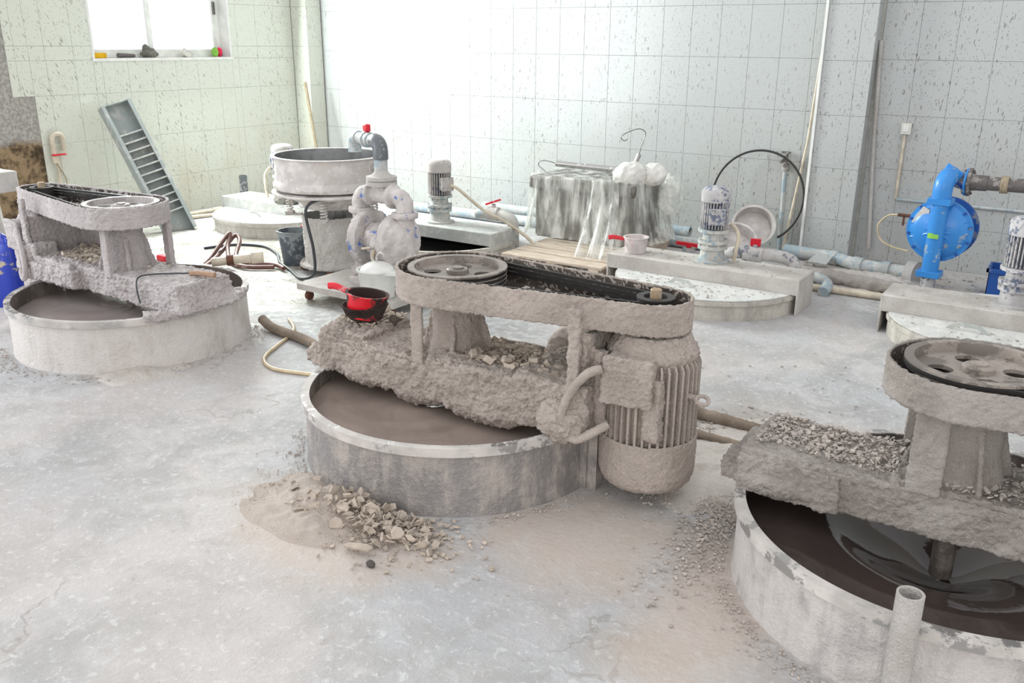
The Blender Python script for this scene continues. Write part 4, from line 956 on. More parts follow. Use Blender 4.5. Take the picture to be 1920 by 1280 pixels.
for i in range(11):
    z = 0.22 + i * 0.073 if i < 10 else 0.97 - 0.14
    z = 0.20 + 0.075 * i
    b = B(); b.box(-hw + 0.004, hw - 0.004, min(0.004, sgn * (dp - 0.02)), max(0.004, sgn * (dp - 0.02)), z, z + 0.012, Lm); b.build('rung', 'galv', La)
st = tag(B().cyl((-7.12, 7.02, 0.0), (-7.40, 7.10, 1.22), 0.014, 0.017, 10).build('wooden_stick', 'bamboo'), 'weathered wooden stick leaning in the corner behind the sieve', 'stick')
# loose pipes lying along the left wall
for i, (p0, p1, lb) in enumerate((((-7.42, 5.25, 0.02), (-7.40, 6.9, 0.02), 'thin cream pipe lying on the floor nearer the window wall'), ((-7.30, 5.30, 0.02), (-7.0, 6.35, 0.02), 'thin cream pipe lying on the floor farther from the window wall'))):
    b = B(); b.cyl(p0, p1, 0.018); b.cyl(Vector(p0).lerp(Vector(p1), 0.3), Vector(p0).lerp(Vector(p1), 0.36), 0.024)
    tag(b.build('floor_pipe', 'pvc_w'), lb, 'pipe', 'cream pipes on the floor by the left wall')
o = B().lathe([(0.0001, 0.0), (0.04, 0.0), (0.04, 0.36), (0.034, 0.36), (0.034, 0.25), (0.0001, 0.25)], c=(-7.20, 5.98, 0), n=28).build('pipe_stub', 'pvc_d'); tag(o, 'short dark upright pipe stub behind the white lidded tank', 'pipe')
b = B(); b.box(-0.05, 0.05, -0.03, 0.03, 0.0, 0.05); tag(b.build('red_clamp', 'red', None, (-6.02, 4.15, 0.0), bevel=0.012), 'small red object on the floor behind the pale mixer', 'clamp')

# things on the window sill
sx_, sz_ = WX - 0.06, WIN[2] + 0.0145
def on_sill(name, label, cat, mat, y, shape, **kw):
    b = B(); shape(b); return tag(b.build(name, mat, None, (sx_, y, sz_), **kw), label, cat)
on_sill('sponge', 'yellow sponge at the left end of the window sill', 'sponge', 'yellow', 4.90, lambda b: b.box(-0.04, 0.04, -0.08, 0.075, 0, 0.045), bevel=0.006)
on_sill('spray_tube', 'dark grey tube lying on the window sill', 'tube', 'pipe_dark', 5.19, lambda b: b.cyl((0, -0.08, 0.022), (0, 0.09, 0.018), 0.022, 0.016))
crust(on_sill('cloth_rag', 'crumpled grey rag on the sill below the mullion', 'rag', 'rag', 5.44, lambda b: (b.ball((0, 0, 0.035), (0.05, 0.09, 0.04)), b.ball((0, -0.03, 0.07), (0.03, 0.03, 0.04)))), 0.008, ((0.05, 0.04), (0.02, 0.02)))
crust(on_sill('crumpled_paper', 'crumpled white paper on the right half of the sill', 'paper', 'paper', 5.86, lambda b: (b.ball((0, 0, 0.025), (0.04, 0.06, 0.03)), b.ball((0, -0.03, 0.055), (0.02, 0.02, 0.03)))), 0.008, ((0.05, 0.04), (0.02, 0.02)))
sc = thing('scrubber', 'green and pink mesh scrubber at the right end of the sill', 'scrubber', (sx_, 6.22, sz_))
crust(B().ball((0, -0.02, 0.045), (0.035, 0.035, 0.045)).build('green_half', 'green', sc), 0.006, ((0.02, 0.015),))
crust(B().ball((0, 0.03, 0.045), (0.035, 0.03, 0.045)).build('pink_half', 'pink', sc), 0.006, ((0.02, 0.015),))

# ------------------------------------------------------------------ pallet, wrapped box, steel tubes
PX0, PX1, PY0, PY1 = -3.72, -2.86, 5.50, 6.75
Pa = thing('pallet', 'pale wooden pallet under the box wrapped in plastic', 'pallet', (-3.3, 6.1, 0))
for i in range(7):
    y = -0.60 + i * 0.175
    b = B(); b.box(-0.43, 0.43, y, y + 0.155, 0.10, 0.12); b.build('deck_board', 'wood', Pa, bevel=0.003)
for x in (-0.40, 0.0, 0.36):
    b = B(); b.box(x - 0.035, x + 0.045, -0.60, 0.62, 0.0, 0.10); b.build('stringer', 'wood', Pa, bevel=0.003)
Bx = thing('wrapped_box', 'grey crate draped in crumpled clear plastic film on the pallet', 'box', (-3.40, 6.42, 0.12))
b = B(); b.box(-0.46, 0.42, -0.24, 0.30, 0.0, 0.46); b.box(-0.50, 0.46, -0.28, 0.34, 0.40, 0.50)
b.build('crate', 'crate', Bx, bevel=0.02)
def drape(name, cx, cy, hx, hy, top, foot, seed, parent, spread, n=220, k=46):
    """a sheet thrown over a box: top ring, then folds falling to the ground"""
    b = B(); v = []; f = []; rn = random.Random(seed); ph = [rn.uniform(0, 6.28) for _ in range(8)]
    rings = 10 + k
    for j in range(rings):
        for i in range(n):
            a = 2 * PI * i / n; ca, sa = math.cos(a), math.sin(a); e = 0.35
            px, py = hx * math.copysign(abs(ca) ** e, ca), hy * math.copysign(abs(sa) ** e, sa)
            if j < 10:
                q = j / 10; x, y = px * q, py * q; z = top + 0.03 * noise.noise((x * 5, y * 5, seed)) + 0.018 * abs(noise.noise((x * 14, y * 14, seed + 3)))
            else:
                q = (j - 10) / (k - 1)
                w = a * 3.0 + 0.9 * q * math.sin(a * 2 + ph[4]) + 0.4 * noise.noise((a * 2, q * 2, seed + 5.0))
                fold = 0.9 * noise.noise((w * 1.1, q * 0.5, seed)) + 0.8 * (0.5 - abs(noise.noise((w * 3.1, q * 0.7, seed + 2.0)))) + 0.45 * noise.noise((w * 8, q * 1.6, seed + 4.0))
                out = 1 + q ** 1.6 * spread * (0.6 + 0.5 * math.sin(a * 3 + ph[3])) + fold * (0.025 + 0.08 * q)
                x, y = px * out, py * out
                drop = foot + (0.06 * noise.noise((a * 1.5, 2.0, seed)))
                z = top - (top - drop) * (1 - (1 - q) ** 1.25) if q < 1 else drop
                z += 0.015 * noise.noise((x * 12, y * 12, z * 12))
            v.append((cx + x, cy + y, max(z, 0.004)))
    for j in range(rings - 1):
        for i in range(n):
            f.append((j * n + i, (j + 1) * n + i, (j + 1) * n + (i + 1) % n, j * n + (i + 1) % n))
    b.add(v, f); o = b.build(name, 'film', parent, angle=0); o.data.shade_smooth(); return o
drape('plastic_sheet', -0.02, 0.02, 0.50, 0.33, 0.515, 0.03, 4, Bx, 0.16)
# hanging strip that reaches the pallet edge
b = B(); v = []; f = []
for j in range(40):
    q = j / 39
    for i in range(26):
        u = i / 25; x = 0.10 + 0.26 * u + 0.10 * q + 0.05 * (u - 0.5) * q; z = 0.53 * (1 - q) - 0.105 * q
        y = -0.37 - 0.42 * q ** 1.5 + 0.03 * math.sin(u * 19 + q * 2) + 0.012 * math.sin(u * 41)
        v.append((x, y, z))
for j in range(39):
    for i in range(25): f.append((j * 26 + i, (j + 1) * 26 + i, (j + 1) * 26 + i + 1, j * 26 + i + 1))
b.add(v, f); b.build('plastic_strip', 'film', Bx, angle=0).data.shade_smooth()
for i, (p, r, lb) in enumerate((((-3.03, 6.24, 0.69), (0.135, 0.10, 0.095), 'large white foam bundle on the wrapped box'), ((-2.88, 6.32, 0.69), (0.10, 0.09, 0.085), 'smaller cream foam bundle at the corner of the wrapped box'))):
    b = B(); b.ball((0, 0, 0), r, 24, 14); o = crust(b.build('foam_bundle', 'foam', None, p), 0.012, ((0.05, 0.09), (0.02, 0.03))); tag(o, lb, 'packing', 'foam bundles on the wrapped box')
b = B(); b.ball((0, 0, 0), (0.10, 0.06, 0.17), 24, 14); o = crust(b.build('plastic_bag', 'film', None, (-2.80, 6.50, 0.52)), 0.012, ((0.06, 0.10), (0.03, 0.03))); tag(o, 'clear plastic bag hanging off the right end of the wrapped box', 'bag')
def steel_tube(label, p0, p1, r, hook):
    t = thing('steel_tube', label, 'tube', p0, 'steel tubes on the wrapped box'); d = Vector(p1) - Vector(p0)
    b = B(); b.cyl((0, 0, 0), d, r, n=24); b.build('tube', 'steel', t)
    b = B(); b.tube(hook, 0.0035, 8, 8); b.build('wire_hook', 'wire', t)
steel_tube('long shiny steel tube lying across the top of the wrapped box', (-3.72, 6.28, 0.715), (-2.80, 6.31, 0.70), 0.024,
           [(0, 0, 0), (-0.10, 0.0, 0.015), (-0.16, 0.0, 0.005), (-0.17, 0, -0.03), (-0.10, -0.01, -0.07), (-0.02, -0.02, -0.13), (0.03, -0.04, -0.18)])
steel_tube('short steel tube with wire hook standing up from the wrapped box', (-3.13, 6.42, 0.63), (-3.07, 6.45, 0.82), 0.018,
           [(0.06, 0.03, 0.18), (0.075, 0.035, 0.26), (0.10, 0.045, 0.34), (0.09, 0.04, 0.37), (0.05, 0.02, 0.385), (-0.02, 0, 0.36), (-0.07, -0.02, 0.33), (-0.075, -0.02, 0.305), (-0.05, -0.01, 0.29), (-0.03, 0, 0.305)])

# ------------------------------------------------------------------ bright blue diaphragm pump at the wall
Bp = thing('blue_pump', 'bright blue diaphragm pump with round ribbed chamber by the right wall', 'pump', (-0.87, 6.72, 0), rz=-0.10)
zc = 0.435
m0 = rotm('X', PI / 2, (0, -0.03, zc))
b = B(); b.lathe([(0.215, -0.012), (0.215, 0.012), (0.19, 0.014), (0.175, 0.03), (0.14, 0.055), (0.0001, 0.075)], n=64, m=m0); ch = b.build('front_chamber', 'blue', Bp)
for i in range(12):
    a = 2 * PI * (i + 0.4) / 12
    p0 = m0 @ Vector((0.202 * math.cos(a), 0.202 * math.sin(a), 0.0)); p1 = m0 @ Vector((0.202 * math.cos(a), 0.202 * math.sin(a), 0.024))
    b = B(); b.cyl(p0, p1, 0.011, n=6); b.build('bolt', 'blue_d', ch)
for a in (0.45, 0.0, -0.5, PI - 0.2, PI + 0.35):
    p0 = m0 @ Vector((0.05 * math.cos(a), 0.05 * math.sin(a), 0.068)); p1 = m0 @ Vector((0.188 * math.cos(a), 0.188 * math.sin(a), 0.022))
    b = B(); b.cyl(p0, p1, 0.010, 0.007, n=8); b.build('rib', 'blue', ch)
m1 = rotm('X', -PI / 2, (0.0, 0.13, zc))
b = B(); b.lathe([(0.215, -0.012), (0.215, 0.012), (0.19, 0.014), (0.175, 0.03), (0.14, 0.055), (0.0001, 0.075)], n=64, m=m1); b.build('rear_chamber', 'blue_d', Bp)
b = B(); b.cyl((0, -0.02, zc), (0, 0.13, zc), 0.12, n=40); b.build('centre_body', 'blue_d', Bp)
b = B(); b.tube([(-0.0, -0.115, 0.15), (0.0, -0.115, 0.40), (0.0, -0.115, 0.655)], 0.055, 28, 6); b.build('front_pipe', 'blue', Bp)
for (z, w) in ((0.648, 0.075), (0.145, 0.075)):
    b = B(); b.box(-w, w, -0.175, -0.055, z - 0.022, z + 0.022); b.box(-w, w, -0.175, -0.055, z - 0.003, z + 0.003); b.build('pipe_clamp', 'blue', Bp, bevel=0.004)
b = B(); b.tube([(0, -0.115, 0.67), (0, -0.115, 0.735), (0.004, -0.105, 0.775), (0.01, -0.07, 0.805), (0.015, -0.01, 0.812)], 0.062, 28, 6); b.build('top_elbow', 'blue', Bp)
b = B(); b.box(-0.062, 0.062, -0.030, -0.012, -0.062, 0.062, rotm('Y', 0.5, (0.012, 0, 0.81))); b.build('elbow_flange', 'blue', Bp, bevel=0.006)
b = B(); b.tube([(0.02, 0.0, 0.80), (0.035, 0.03, 0.79), (0.07, 0.05, 0.775), (0.11, 0.05, 0.77)], 0.055, 24, 6); b.build('outlet_bend', 'blue_d', Bp)
b = B(); b.cyl((0.10, 0.05, 0.77), (0.115, 0.05, 0.77), 0.092, n=40); b.build('outlet_flange', 'blue', Bp)
b = B(); b.cyl((0, -0.115, 0.03), (0, -0.115, 0.13), 0.048, n=24)
for s in (-1, 1): b.prism([(0.0, 0.10), (s * 0.11, 0.0), (s * 0.02, 0.0)] if s > 0 else [(0.0, 0.10), (-0.02, 0.0), (-0.11, 0.0)], -0.008, 0.008, rotm('X', PI / 2, (0, -0.115, 0)))
b.box(-0.11, 0.11, -0.16, 0.16, 0, 0.012)
fix_normals(b.build('foot', 'motor_b', Bp))
b = B(); b.box(0.0, 0.035, -0.178, -0.1755, 0.40, 0.43); b.box(-0.035, 0.0, -0.178, -0.1755, 0.40, 0.435); b.build('sticker', 'green', Bp)
b = B(); b.prism([(-0.02, 0.0), (-0.12, 0.02), (-0.05, 0.14), (0.0, 0.12)], 0.066, 0.072, m0 @ Matrix.Translation((-0.05, 0.02, -0.012)) @ Matrix.Rotation(-0.25, 4, 'Y')); lab(b.build('tape_patch', 'bowl_steel', Bp), 'torn pale grey tape patch')
b = B(); b.cyl((-0.215, 0.02, 0.50), (-0.30, 0.02, 0.50), 0.012); b.box(-0.262, -0.248, 0.005, 0.012, 0.43, 0.49); b.build('air_cock', 'rust', Bp)
cord('air_hose', 'yellowed air hose curling from the left of the bright blue pump', [(-1.16, 6.77, 0.50), (-1.24, 6.80, 0.48), (-1.30, 6.82, 0.40), (-1.27, 6.82, 0.30), (-1.18, 6.80, 0.26), (-1.06, 6.76, 0.25)], 0.006, 'hose_y')
Op = thing('outlet_pipe', 'dark stained horizontal pipe leaving the bright blue pump to the right', 'pipe', (-0.755, 6.76, 0.77))
b = B(); b.lathe([(0.046, 0), (0.094, 0), (0.094, 0.02), (0.06, 0.022), (0.052, 0.05)], n=40, m=rotm('Y', PI / 2))
for i in range(8):
    a = 2 * PI * i / 8; b.cyl((-0.03, 0.075 * math.cos(a), 0.075 * math.sin(a)), (0.035, 0.075 * math.cos(a), 0.075 * math.sin(a)), 0.009, n=6)
b.build('flange', 'pipe_dark', Op)
b = B(); b.cyl((0.01, 0, 0), (1.5, 0.0, 0.01), 0.046, n=28); b.cyl((0.02, 0, 0), (0.12, 0, 0), 0.052, n=28); b.build('pipe', 'pipe_dark', Op)
b = B(); b.cyl((0.20, 0, 0), (0.245, 0, 0), 0.057, n=28); lab(crust(b.build('coupling', 'bamboo', Op), remesh=False, amps=((0.01, 0.02),)), 'rust brown taped coupling')

# blue bin
Bb = thing('blue_bin', 'small scuffed dark blue plastic bin on the floor right of the blue pump', 'bin', (-0.36, 6.86, 0))
b = B(); b.box(-0.17, 0.17, -0.11, -0.105, 0.0, 0.19); b.box(-0.17, 0.17, 0.105, 0.11, 0, 0.19); b.box(-0.17, -0.165, -0.11, 0.11, 0, 0.19); b.box(0.165, 0.17, -0.11, 0.11, 0, 0.19); b.box(-0.17, 0.17, -0.11, 0.11, 0, 0.01); b.build('body', 'blue_d', Bb)
b = B(); b.box(-0.185, 0.185, -0.125, -0.11, 0.175, 0.20); b.box(-0.185, 0.185, 0.11, 0.125, 0.175, 0.20); b.box(-0.185, -0.17, -0.125, 0.125, 0.175, 0.20); b.box(0.17, 0.185, -0.125, 0.125, 0.175, 0.20); b.build('rim', 'blue_d', Bb)

# ------------------------------------------------------------------ pipework along the long wall
def pipe(name, label, parts, cat='pipe', loc=(0, 0, 0), group=None):
    t = thing(name, label, cat, loc, group)
    for (pn, mat, fn) in parts:
        b = B(); fn(b); b.build(pn, mat, t)
    return t
pipe('wall_pipe', 'bluish grey pipe lying on top along the wall behind the wrapped box', [('pipe', 'pvc', lambda b: b.lathe([(0.045, 0), (0.045, 2.2), (0.038, 2.2), (0.038, 0)], n=24, m=rotm('Y', PI / 2, (-5.10, 7.20, 0.095)), closed=True))])
pipe('wall_pipe', 'grey pipe on the floor in front of the other, with a crusted flange', [('pipe', 'pvc', lambda b: b.cyl((-6.1, 6.98, 0.05), (-2.70, 6.98, 0.05), 0.048, n=24)), ('flange', 'crust_w', lambda b: (b.cyl((-3.10, 6.98, 0.052), (-3.02, 6.98, 0.052), 0.072), b.cyl((-3.14, 6.98, 0.052), (-2.98, 6.98, 0.052), 0.058)))])
pipe('valve_assembly', 'pipe elbow with red levered valve behind the uncovered tank', [('pipe', 'motor_g', lambda b: b.tube([(-4.30, 5.98, 0.28), (-4.22, 5.99, 0.30), (-4.12, 6.0, 0.30), (-4.02, 6.0, 0.29), (-3.96, 6.0, 0.25), (-3.95, 6.0, 0.12), (-3.95, 6.0, 0.0)], 0.045, 18, 5)),
     ('valve_body', 'crust_w', lambda b: (b.cyl((-4.20, 5.99, 0.30), (-4.10, 6.0, 0.30), 0.056), b.cyl((-4.15, 6.0, 0.30), (-4.15, 6.0, 0.38), 0.018))), ('lever', 'red', lambda b: b.box(-0.03, 0.11, -0.018, 0.018, 0, 0.015, rotm('Y', -0.35, (-4.19, 6.0, 0.375))))])
M['cast_p'] = dusted('splashed_grey_pipe', (108, 112, 122), (196, 192, 190), 0.72, 26)
pipe('valve_assembly', 'crusted pipe bend with upright red valve tab behind the covered tank', [('pipe', 'cast_p', lambda b: b.tube([(-2.20, 6.12, 0.05), (-2.19, 6.12, 0.15), (-2.13, 6.13, 0.215), (-2.0, 6.16, 0.22), (-1.82, 6.20, 0.215), (-1.73, 6.22, 0.19), (-1.70, 6.22, 0.13), (-1.70, 6.22, 0.04)], 0.045, 18, 5)),
     ('valve_body', 'cast_p', lambda b: (b.cyl((-2.06, 6.145, 0.218), (-1.93, 6.175, 0.216), 0.060), b.cyl((-1.98, 6.16, 0.22), (-1.98, 6.16, 0.29), 0.02))), ('tab', 'red', lambda b: b.box(-0.035, 0.035, -0.015, 0.015, 0, 0.05, rotm('Z', 0.2, (-1.98, 6.16, 0.28))))])
pipe('valve_assembly', 'low pipe stub with red hand lever beside the wrapped box', [('pipe', 'motor_g', lambda b: b.cyl((-2.62, 6.5, 0.0), (-2.62, 6.5, 0.12), 0.05)), ('lever', 'red', lambda b: (b.box(-0.11, 0.11, -0.016, 0.016, 0, 0.025, rotm('Z', -0.1, (-2.62, 6.5, 0.135))), b.cyl((-2.62, 6.5, 0.10), (-2.62, 6.5, 0.15), 0.02)))])
pipe('suction_pipe', 'thick splashed grey pipe with offset bends running to the blue pump', [('pipe', 'pvc', lambda b: b.tube([(-2.05, 7.14, 0.06), (-1.70, 7.10, 0.06), (-1.62, 7.07, 0.062), (-1.54, 6.99, 0.068), (-1.46, 6.93, 0.07), (-1.36, 6.90, 0.07), (-1.10, 6.84, 0.075), (-0.99, 6.80, 0.08)], 0.048, 20, 5)),
     ('coupling', 'pvc', lambda b: b.cyl((-1.46, 6.93, 0.07), (-1.38, 6.905, 0.07), 0.056)), ('coupling', 'pvc', lambda b: b.cyl((-1.66, 7.09, 0.06), (-1.60, 7.055, 0.063), 0.056)), ('coupling', 'pvc', lambda b: b.cyl((-1.24, 6.87, 0.073), (-1.18, 6.86, 0.074), 0.058)),
     ('flange', 'crust_w', lambda b: b.cyl((-1.05, 6.82, 0.08), (-0.985, 6.80, 0.08), 0.092))])
pipe('hose_bend', 'bent grey pipe end lying behind the end of the covered tank beam', [('pipe', 'pvc', lambda b: b.tube([(-1.75, 6.50, 0.05), (-1.60, 6.40, 0.055), (-1.50, 6.30, 0.055), (-1.46, 6.20, 0.05), (-1.46, 6.10, 0.03)], 0.038, 16, 5))])
o = B().cyl((-1.62, 6.22, 0.025), (-0.98, 6.24, 0.025), 0.025).build('floor_pipe', 'pvc_w'); tag(o, 'straight cream pipe on the floor between two covered tanks', 'pipe')
o = B().cyl((-1.58, 6.52, 0.045), (-1.02, 6.42, 0.045), 0.048).build('floor_pipe', 'crust_r'); crust(o, 0.012, ((0.03, 0.05),)); tag(o, 'half buried crusted pipe behind the straight cream pipe', 'pipe')
# broken tile shard
o = B().prism([(-0.08, -0.05), (0.07, -0.06), (0.09, 0.05), (-0.03, 0.07)], 0, 0.012, rotm('X', 0.5, (-1.72, 6.95, 0.06))).build('tile_shard', 'tile_b'); tag(o, 'broken white tile piece leaning on the floor by the pier', 'tile')
# rusty clamp and low grey ledge of debris by the wall
o = B().torus((-1.06, 6.60, 0.02), 0.06, 0.02).build('rusty_clamp', 'rust'); tag(o, 'rusty brown ring clamp on the floor left of the blue pump', 'clamp')
# wall tap, hose ring, steel basins
Wt = thing('wall_tap', 'grey standpipe with brass tap on the long wall inside the hose ring', 'tap', (-2.19, 7.39, 0))
b = B(); b.cyl((0.02, 0, 0.0), (0, 0, 0.70), 0.018); b.build('pipe', 'pvc', Wt)
b = B(); b.cyl((0, 0, 0.66), (0, 0, 0.72), 0.03); b.cyl((0, 0, 0.72), (0, 0, 0.80), 0.016); b.cyl((0, 0, 0.76), (-0.03, -0.05, 0.73), 0.014); b.box(-0.04, 0.03, -0.012, 0.012, 0.80, 0.815); b.build('tap_body', 'pipe_dark', Wt)
pts = []
for i in range(41):
    a = -0.95 + 2 * PI * i / 40 * 0.90
    pts.append((-2.37 + 0.385 * math.cos(a), 7.28 + 0.07 * math.sin(a), 0.44 + 0.375 * math.sin(a)))
cord('hose_ring', 'black hose coiled in a single large ring against the long wall', pts, 0.009, 'rubber', 'hose')
for (p, r, tl, lb, mt) in (((-2.36, 7.22, 0.19), 0.17, 0.95, 'steel basin leaning on the wall under the hose ring', 'bowl_steel'), ((-2.40, 6.95, 0.11), 0.15, 0.55, 'tilted steel basin half hidden behind the gear motor', 'bowl_steel')):
    b = B(); m = rotm('X', tl, p) @ Matrix.Rotation(0.35, 4, 'Y')
    b.lathe([(0.0001, -0.03), (r * 0.9, -0.03), (r * 0.97, 0.06), (r + 0.01, 0.065), (r + 0.01, 0.07), (r - 0.01, 0.068), (r * 0.86, -0.02), (0.0001, -0.02)], n=48, m=m)
    tag(b.build('steel_basin', mt), lb, 'basin', 'steel basins by the wall')
# conduits and switch
o = tag(B().box(-0.036, 0.036, -0.03, 0, -0.042, 0.042).build('switch_box', 'switch', None, (-1.31, WY - 0.001, 1.045), bevel=0.004), 'cream surface switch box on the right wall above the blue pump', 'switch')
b = B(); b.box(-0.022, 0.022, -0.036, -0.029, -0.022, 0.03); b.build('rocker', 'white', o, bevel=0.002)
o = B().tube([(-1.315, WY - 0.012, 1.0), (-1.315, WY - 0.012, 0.75), (-1.315, WY - 0.012, 0.515)], 0.011, 8, 1).build('conduit', 'pvc_w'); tag(o, 'short cream conduit dropping from the switch box', 'conduit')
o = B().tube([(-1.31, WY - 0.012, 0.508), (-0.5, WY - 0.012, 0.503), (0.9, WY - 0.012, 0.50)], 0.011, 8, 1).build('conduit', 'pvc'); tag(o, 'long grey conduit running level behind the bright blue pump', 'conduit')
o = B().tube([(-1.575, WY - 0.02, 1.68), (-1.53, WY - 0.02, 0.9), (-1.46, WY - 0.03, 0.10)], 0.015, 8, 1).build('conduit', 'crust_w'); tag(o, 'dusty grey conduit standing upright just right of the pier', 'conduit')
o = B().tube([(-1.985, WY - 0.03, 1.9), (-2.03, WY - 0.05, 0.9), (-2.12, WY - 0.10, 0.02)], 0.011, 8, 1).build('conduit', 'pvc_w'); tag(o, 'cream strip leaning beside the left edge of the pier', 'conduit')

# ------------------------------------------------------------------ hoses and cables on the floor
cord('suction_hose', 'thick dusty hose from the pale mixer to the central mixer', [(-4.06, 3.42, 0.06), (-3.97, 3.40, 0.035), (-3.85, 3.38, 0.03), (-3.68, 3.36, 0.03), (-3.48, 3.30, 0.03), (-3.25, 3.16, 0.03), (-2.95, 3.02, 0.03)], 0.028, 'hose_gr', 'hose', 14)
cord('air_hose', 'thin yellowed hose looping on the floor between the two left mixers', [(-4.05, 3.62, 0.01), (-3.90, 3.52, 0.01), (-3.80, 3.40, 0.01), (-3.72, 3.22, 0.01), (-3.62, 3.04, 0.01), (-3.46, 2.96, 0.01), (-3.26, 3.00, 0.01), (-2.9, 3.12, 0.01)], 0.010, 'hose_y', 'hose')
cord('rubber_hose', 'brown rubber hose snaking from the pale mixer to the bucket, upper loop', [(-5.30, 3.55, 0.12), (-5.35, 3.85, 0.03), (-5.55, 4.20, 0.03), (-5.75, 4.50, 0.05), (-5.80, 4.68, 0.14), (-5.72, 4.66, 0.11), (-5.58, 4.50, 0.03), (-5.36, 4.42, 0.025), (-5.15, 4.50, 0.025), (-5.0, 4.46, 0.025)], 0.017, 'hose_br', 'hose', 12)
cord('rubber_hose', 'brown rubber hose doubled below the other, ending at the bucket', [(-5.25, 3.60, 0.10), (-5.32, 3.80, 0.03), (-5.50, 4.05, 0.02), (-5.70, 4.34, 0.03), (-5.79, 4.62, 0.17), (-5.70, 4.52, 0.08), (-5.50, 4.38, 0.022), (-5.28, 4.34, 0.022), (-5.10, 4.45, 0.022)], 0.017, 'hose_br', 'hose', 12)
pipe('hose_coupling', 'cream pipe joint at the back rim of the pale tank', [('pipe', 'pvc_w', lambda b: b.cyl((-4.58, 3.50, 0.32), (-4.38, 3.72, 0.34), 0.028)), ('collar', 'pvc_w', lambda b: b.cyl((-4.42, 3.68, 0.336), (-4.37, 3.735, 0.341), 0.038)), ('clamp', 'rust', lambda b: b.cyl((-4.52, 3.57, 0.326), (-4.49, 3.60, 0.329), 0.034))])
# crusted return elbow behind the central beam
b = B(); b.tube([(-1.93, 3.30, 0.26), (-1.93, 3.30, 0.33), (-1.90, 3.33, 0.38), (-1.82, 3.36, 0.395), (-1.62, 3.40, 0.39), (-1.45, 3.42, 0.37)], 0.05, 18, 5)
tag(crust(b.build('return_pipe', 'crust', None), 0.008, ((0.016, 0.05), (0.014, 0.02))), 'crusted return pipe bending into the back of the central tank', 'pipe')
for (p0, p1, lb, r) in (((-1.42, 3.44, 0.02), (-0.84, 3.40, 0.02), 'thin dusty pipe on the rubble between central and right mixers', 0.02), ((-1.48, 3.66, 0.02), (-0.86, 3.60, 0.02), 'second dusty pipe half buried in rubble beyond the first', 0.03)):
    o = B().cyl(p0, p1, r).build('floor_pipe', 'hose_gr'); crust(o, 0.01, ((0.012, 0.05),)); tag(o, lb, 'pipe', 'dusty pipes between the mixers')
# scraper on the pale mixer
Sc = thing('scraper', 'scraper with wooden handle and bent black wire on the pale beam', 'tool', (-4.00, 2.93, 0.438), rz=0.25)
b = B(); b.tube([(-0.02, 0, 0.014), (0.05, 0, 0.018), (0.14, 0, 0.016)], 0.013, 10, 4, 0.015); b.build('handle', 'handle', Sc)
b = B(); b.tube([(-0.02, 0, 0.014), (-0.10, -0.03, 0.012), (-0.20, -0.08, 0.01), (-0.24, -0.14, 0.006), (-0.22, -0.19, -0.03), (-0.20, -0.20, -0.12)], 0.0045, 8, 5); b.build('wire_blade', 'cable', Sc)

# ------------------------------------------------------------------ spilled powder, flake heaps and gravel (nobody could count it)
def mound(name, label, cx, cy, rx, ry, h, mat, seed, n=90, clear=None):
    b = B(); v = []; f = []
    for j in range(n + 1):
        for i in range(n + 1):
            u, w = 2 * i / n - 1, 2 * j / n - 1; d = math.hypot(u, w)
            e = max(0.0, 1 - d + 0.35 * noise.noise((u * 2.2, w * 2.2, seed))); x, y = cx + u * rx, cy + w * ry
            z = h * e ** 1.4 * (1 + 0.35 * noise.noise((x * 22, y * 22, seed))) + 0.006 * e * noise.noise((x * 90, y * 90, seed))
            if d > 0.98: z = -0.01
            v.append((x, y, z - 0.002))
    for j in range(n):
        for i in range(n): q = j * (n + 1) + i; f.append((q, q + 1, q + n + 2, q + n + 1))
    b.add(v, f); o = b.build(name, mat, None, angle=0); o.data.shade_smooth(); return tag(o, label, 'debris', kind='stuff')
mound('spilled_powder', 'heap of spilled beige powder against the front of the central tank', -2.20, 2.06, 0.36, 0.26, 0.07, 'powder', 3.0)
def ring_points(rnd, n, cx, cy, r, a0, a1, spread):
    out = []
    for _ in range(n):
        a = rnd.uniform(a0, a1); q = r + abs(rnd.gauss(0, spread)); out.append((cx + q * math.cos(a), cy + q * math.sin(a), 0.004))
    return out
rnd = random.Random(21)
def near(cx, cy, sx, sy, n, z=0.004, slope=0.0):
    out = []
    while len(out) < n:
        x, y = rnd.gauss(cx, sx), rnd.gauss(cy, sy)
        if math.hypot(x + 2.12, y - 2.80) < 0.665 or math.hypot(x + 0.2, y - 2.78) < 0.665: continue
        hh = max(0, 1 - math.hypot((x + 2.12) / 0.34, (y - 2.05) / 0.24))
        out.append((x, y, z + slope * hh * rnd.random())); 
    return out
b = B(); flakes(b, near(-2.00, 2.07, 0.13, 0.055, 620, 0.015, 0.085), 0.008, 0.055, rnd, 0.13, 0.8); flakes(b, near(-1.95, 2.02, 0.20, 0.08, 500), 0.006, 0.028, rnd, 0.3, 0.4); flakes(b, near(-2.25, 2.08, 0.16, 0.10, 1200, 0.006, 0.03), 0.003, 0.012, rnd, 0.4, 0.4); flakes(b, near(-1.82, 2.12, 0.12, 0.05, 350, 0.006, 0.03), 0.006, 0.035, rnd, 0.2, 0.6)
tag(b.build('flake_heap', 'flake', angle=0), 'heap of broken dried slurry flakes against the central tank front', 'debris', kind='stuff')
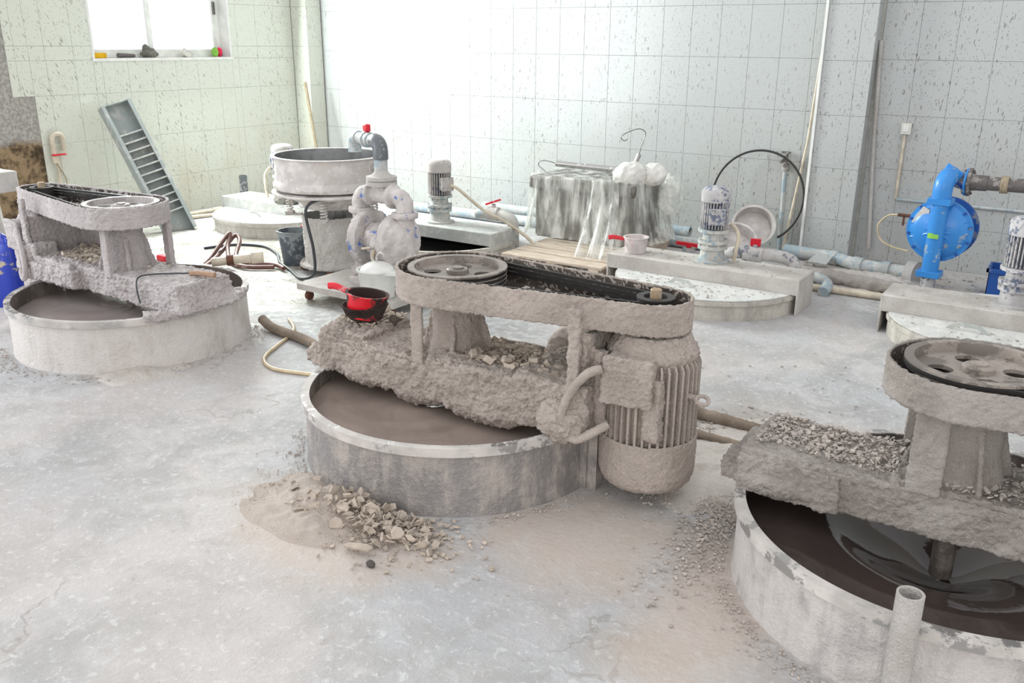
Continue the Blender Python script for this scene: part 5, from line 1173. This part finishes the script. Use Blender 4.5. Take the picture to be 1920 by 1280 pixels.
for k, (x, y, s, rz, tl) in enumerate(((-1.965, 2.07, 0.085, 0.4, 1.2), (-1.80, 2.02, 0.05, 1.2, 1.0), (-1.87, 1.90, 0.085, 0.3, 0.1), (-2.12, 2.05, 0.05, 2.2, 0.8), (-2.04, 1.97, 0.052, 0.8, 0.6))):
    b = B(); m = Matrix.Rotation(rz, 4, 'Z') @ Matrix.Rotation(tl, 4, 'X')
    poly = [(-0.5, -0.3), (0.1, -0.42), (0.52, -0.2), (0.35, 0.3), (-0.05, 0.5), (-0.42, 0.22)] if k not in (2,) else [(-0.6, -0.12), (0.5, -0.18), (0.62, 0.05), (0.3, 0.2), (-0.5, 0.14)]
    b.prism([(p[0] * s, p[1] * s) for p in poly], -0.006, 0.006, m)
    o = b.build('slurry_flake', 'flake', None, (x, y, 0.045 if k in (0, 1) else 0.028), bevel=0.003)
    tag(o, ('tall upright flake standing in the heap before the central tank', 'tilted flake at the right of the heap by the tank wall', 'long rounded flake lying at the front of the heap', 'curved flake at the left of the heap', 'sloping flake in the middle of the heap')[k], 'flake', 'large dried flakes')
b = B(); P = near(-1.08, 3.25, 0.16, 0.22, 2200) + near(-0.93, 2.85, 0.06, 0.28, 1500) + near(-1.3, 2.98, 0.14, 0.08, 700) + near(-1.0, 3.6, 0.25, 0.10, 700)
flakes(b, P, 0.005, 0.021, rnd, 0.4, 0.35); tag(b.build('gravel', 'flake2', angle=0), 'loose grey gravel between the central motor and right tank', 'debris', kind='stuff')
b = B(); flakes(b, ring_points(rnd, 900, -0.2, 2.78, 0.66, PI * 0.85, PI * 1.6, 0.05), 0.004, 0.014, rnd, 0.5, 0.3); flakes(b, ring_points(rnd, 500, -2.12, 2.8, 0.66, PI * 0.9, PI * 1.95, 0.035), 0.004, 0.016, rnd, 0.5, 0.3); flakes(b, ring_points(rnd, 500, -4.55, 2.9, 0.66, PI * 1.3, PI * 2.3, 0.06), 0.004, 0.016, rnd, 0.5, 0.3)
flakes(b, [(rnd.uniform(-3.6, 0.2), rnd.uniform(0.6, 2.2), 0.003) for _ in range(90)], 0.003, 0.009, rnd, 0.4, 0.2)
flakes(b, [(rnd.uniform(-1.6, 0.6), rnd.uniform(3.6, 5.0), 0.003) for _ in range(160)], 0.006, 0.02, rnd, 0.3, 0.2)
flakes(b, [(rnd.uniform(-1.9, 0.6), rnd.uniform(6.2, 7.3), 0.003) for _ in range(700)], 0.008, 0.05, rnd, 0.3, 0.3)
tag(b.build('floor_crumbs', 'flake2', angle=0), 'scattered crumbs of dried slurry over the floor', 'debris', kind='stuff')
mound('rubble_bank', 'low bank of dusty rubble between central motor and right tank', -1.02, 3.3, 0.42, 0.55, 0.045, 'bank', 8.0)
mound('wall_rubble', 'bank of dusty debris along the foot of the wall by the suction pipe', -1.25, 6.75, 0.75, 0.42, 0.06, 'bank', 5.0)
mound('tank_skirt', 'washed up sediment at the foot of the pale tank', -4.02, 2.58, 0.26, 0.26, 0.03, 'bank', 6.0)
tag(crust(B().ball((0, 0, 0), (0.018, 0.013, 0.012), 10, 6).build('pebble', 'rubble', None, (-1.785, 1.865, 0.01)), remesh=False, amps=((0.008, 0.02),)), 'single dark pebble on the floor in front of the flake heap', 'pebble')
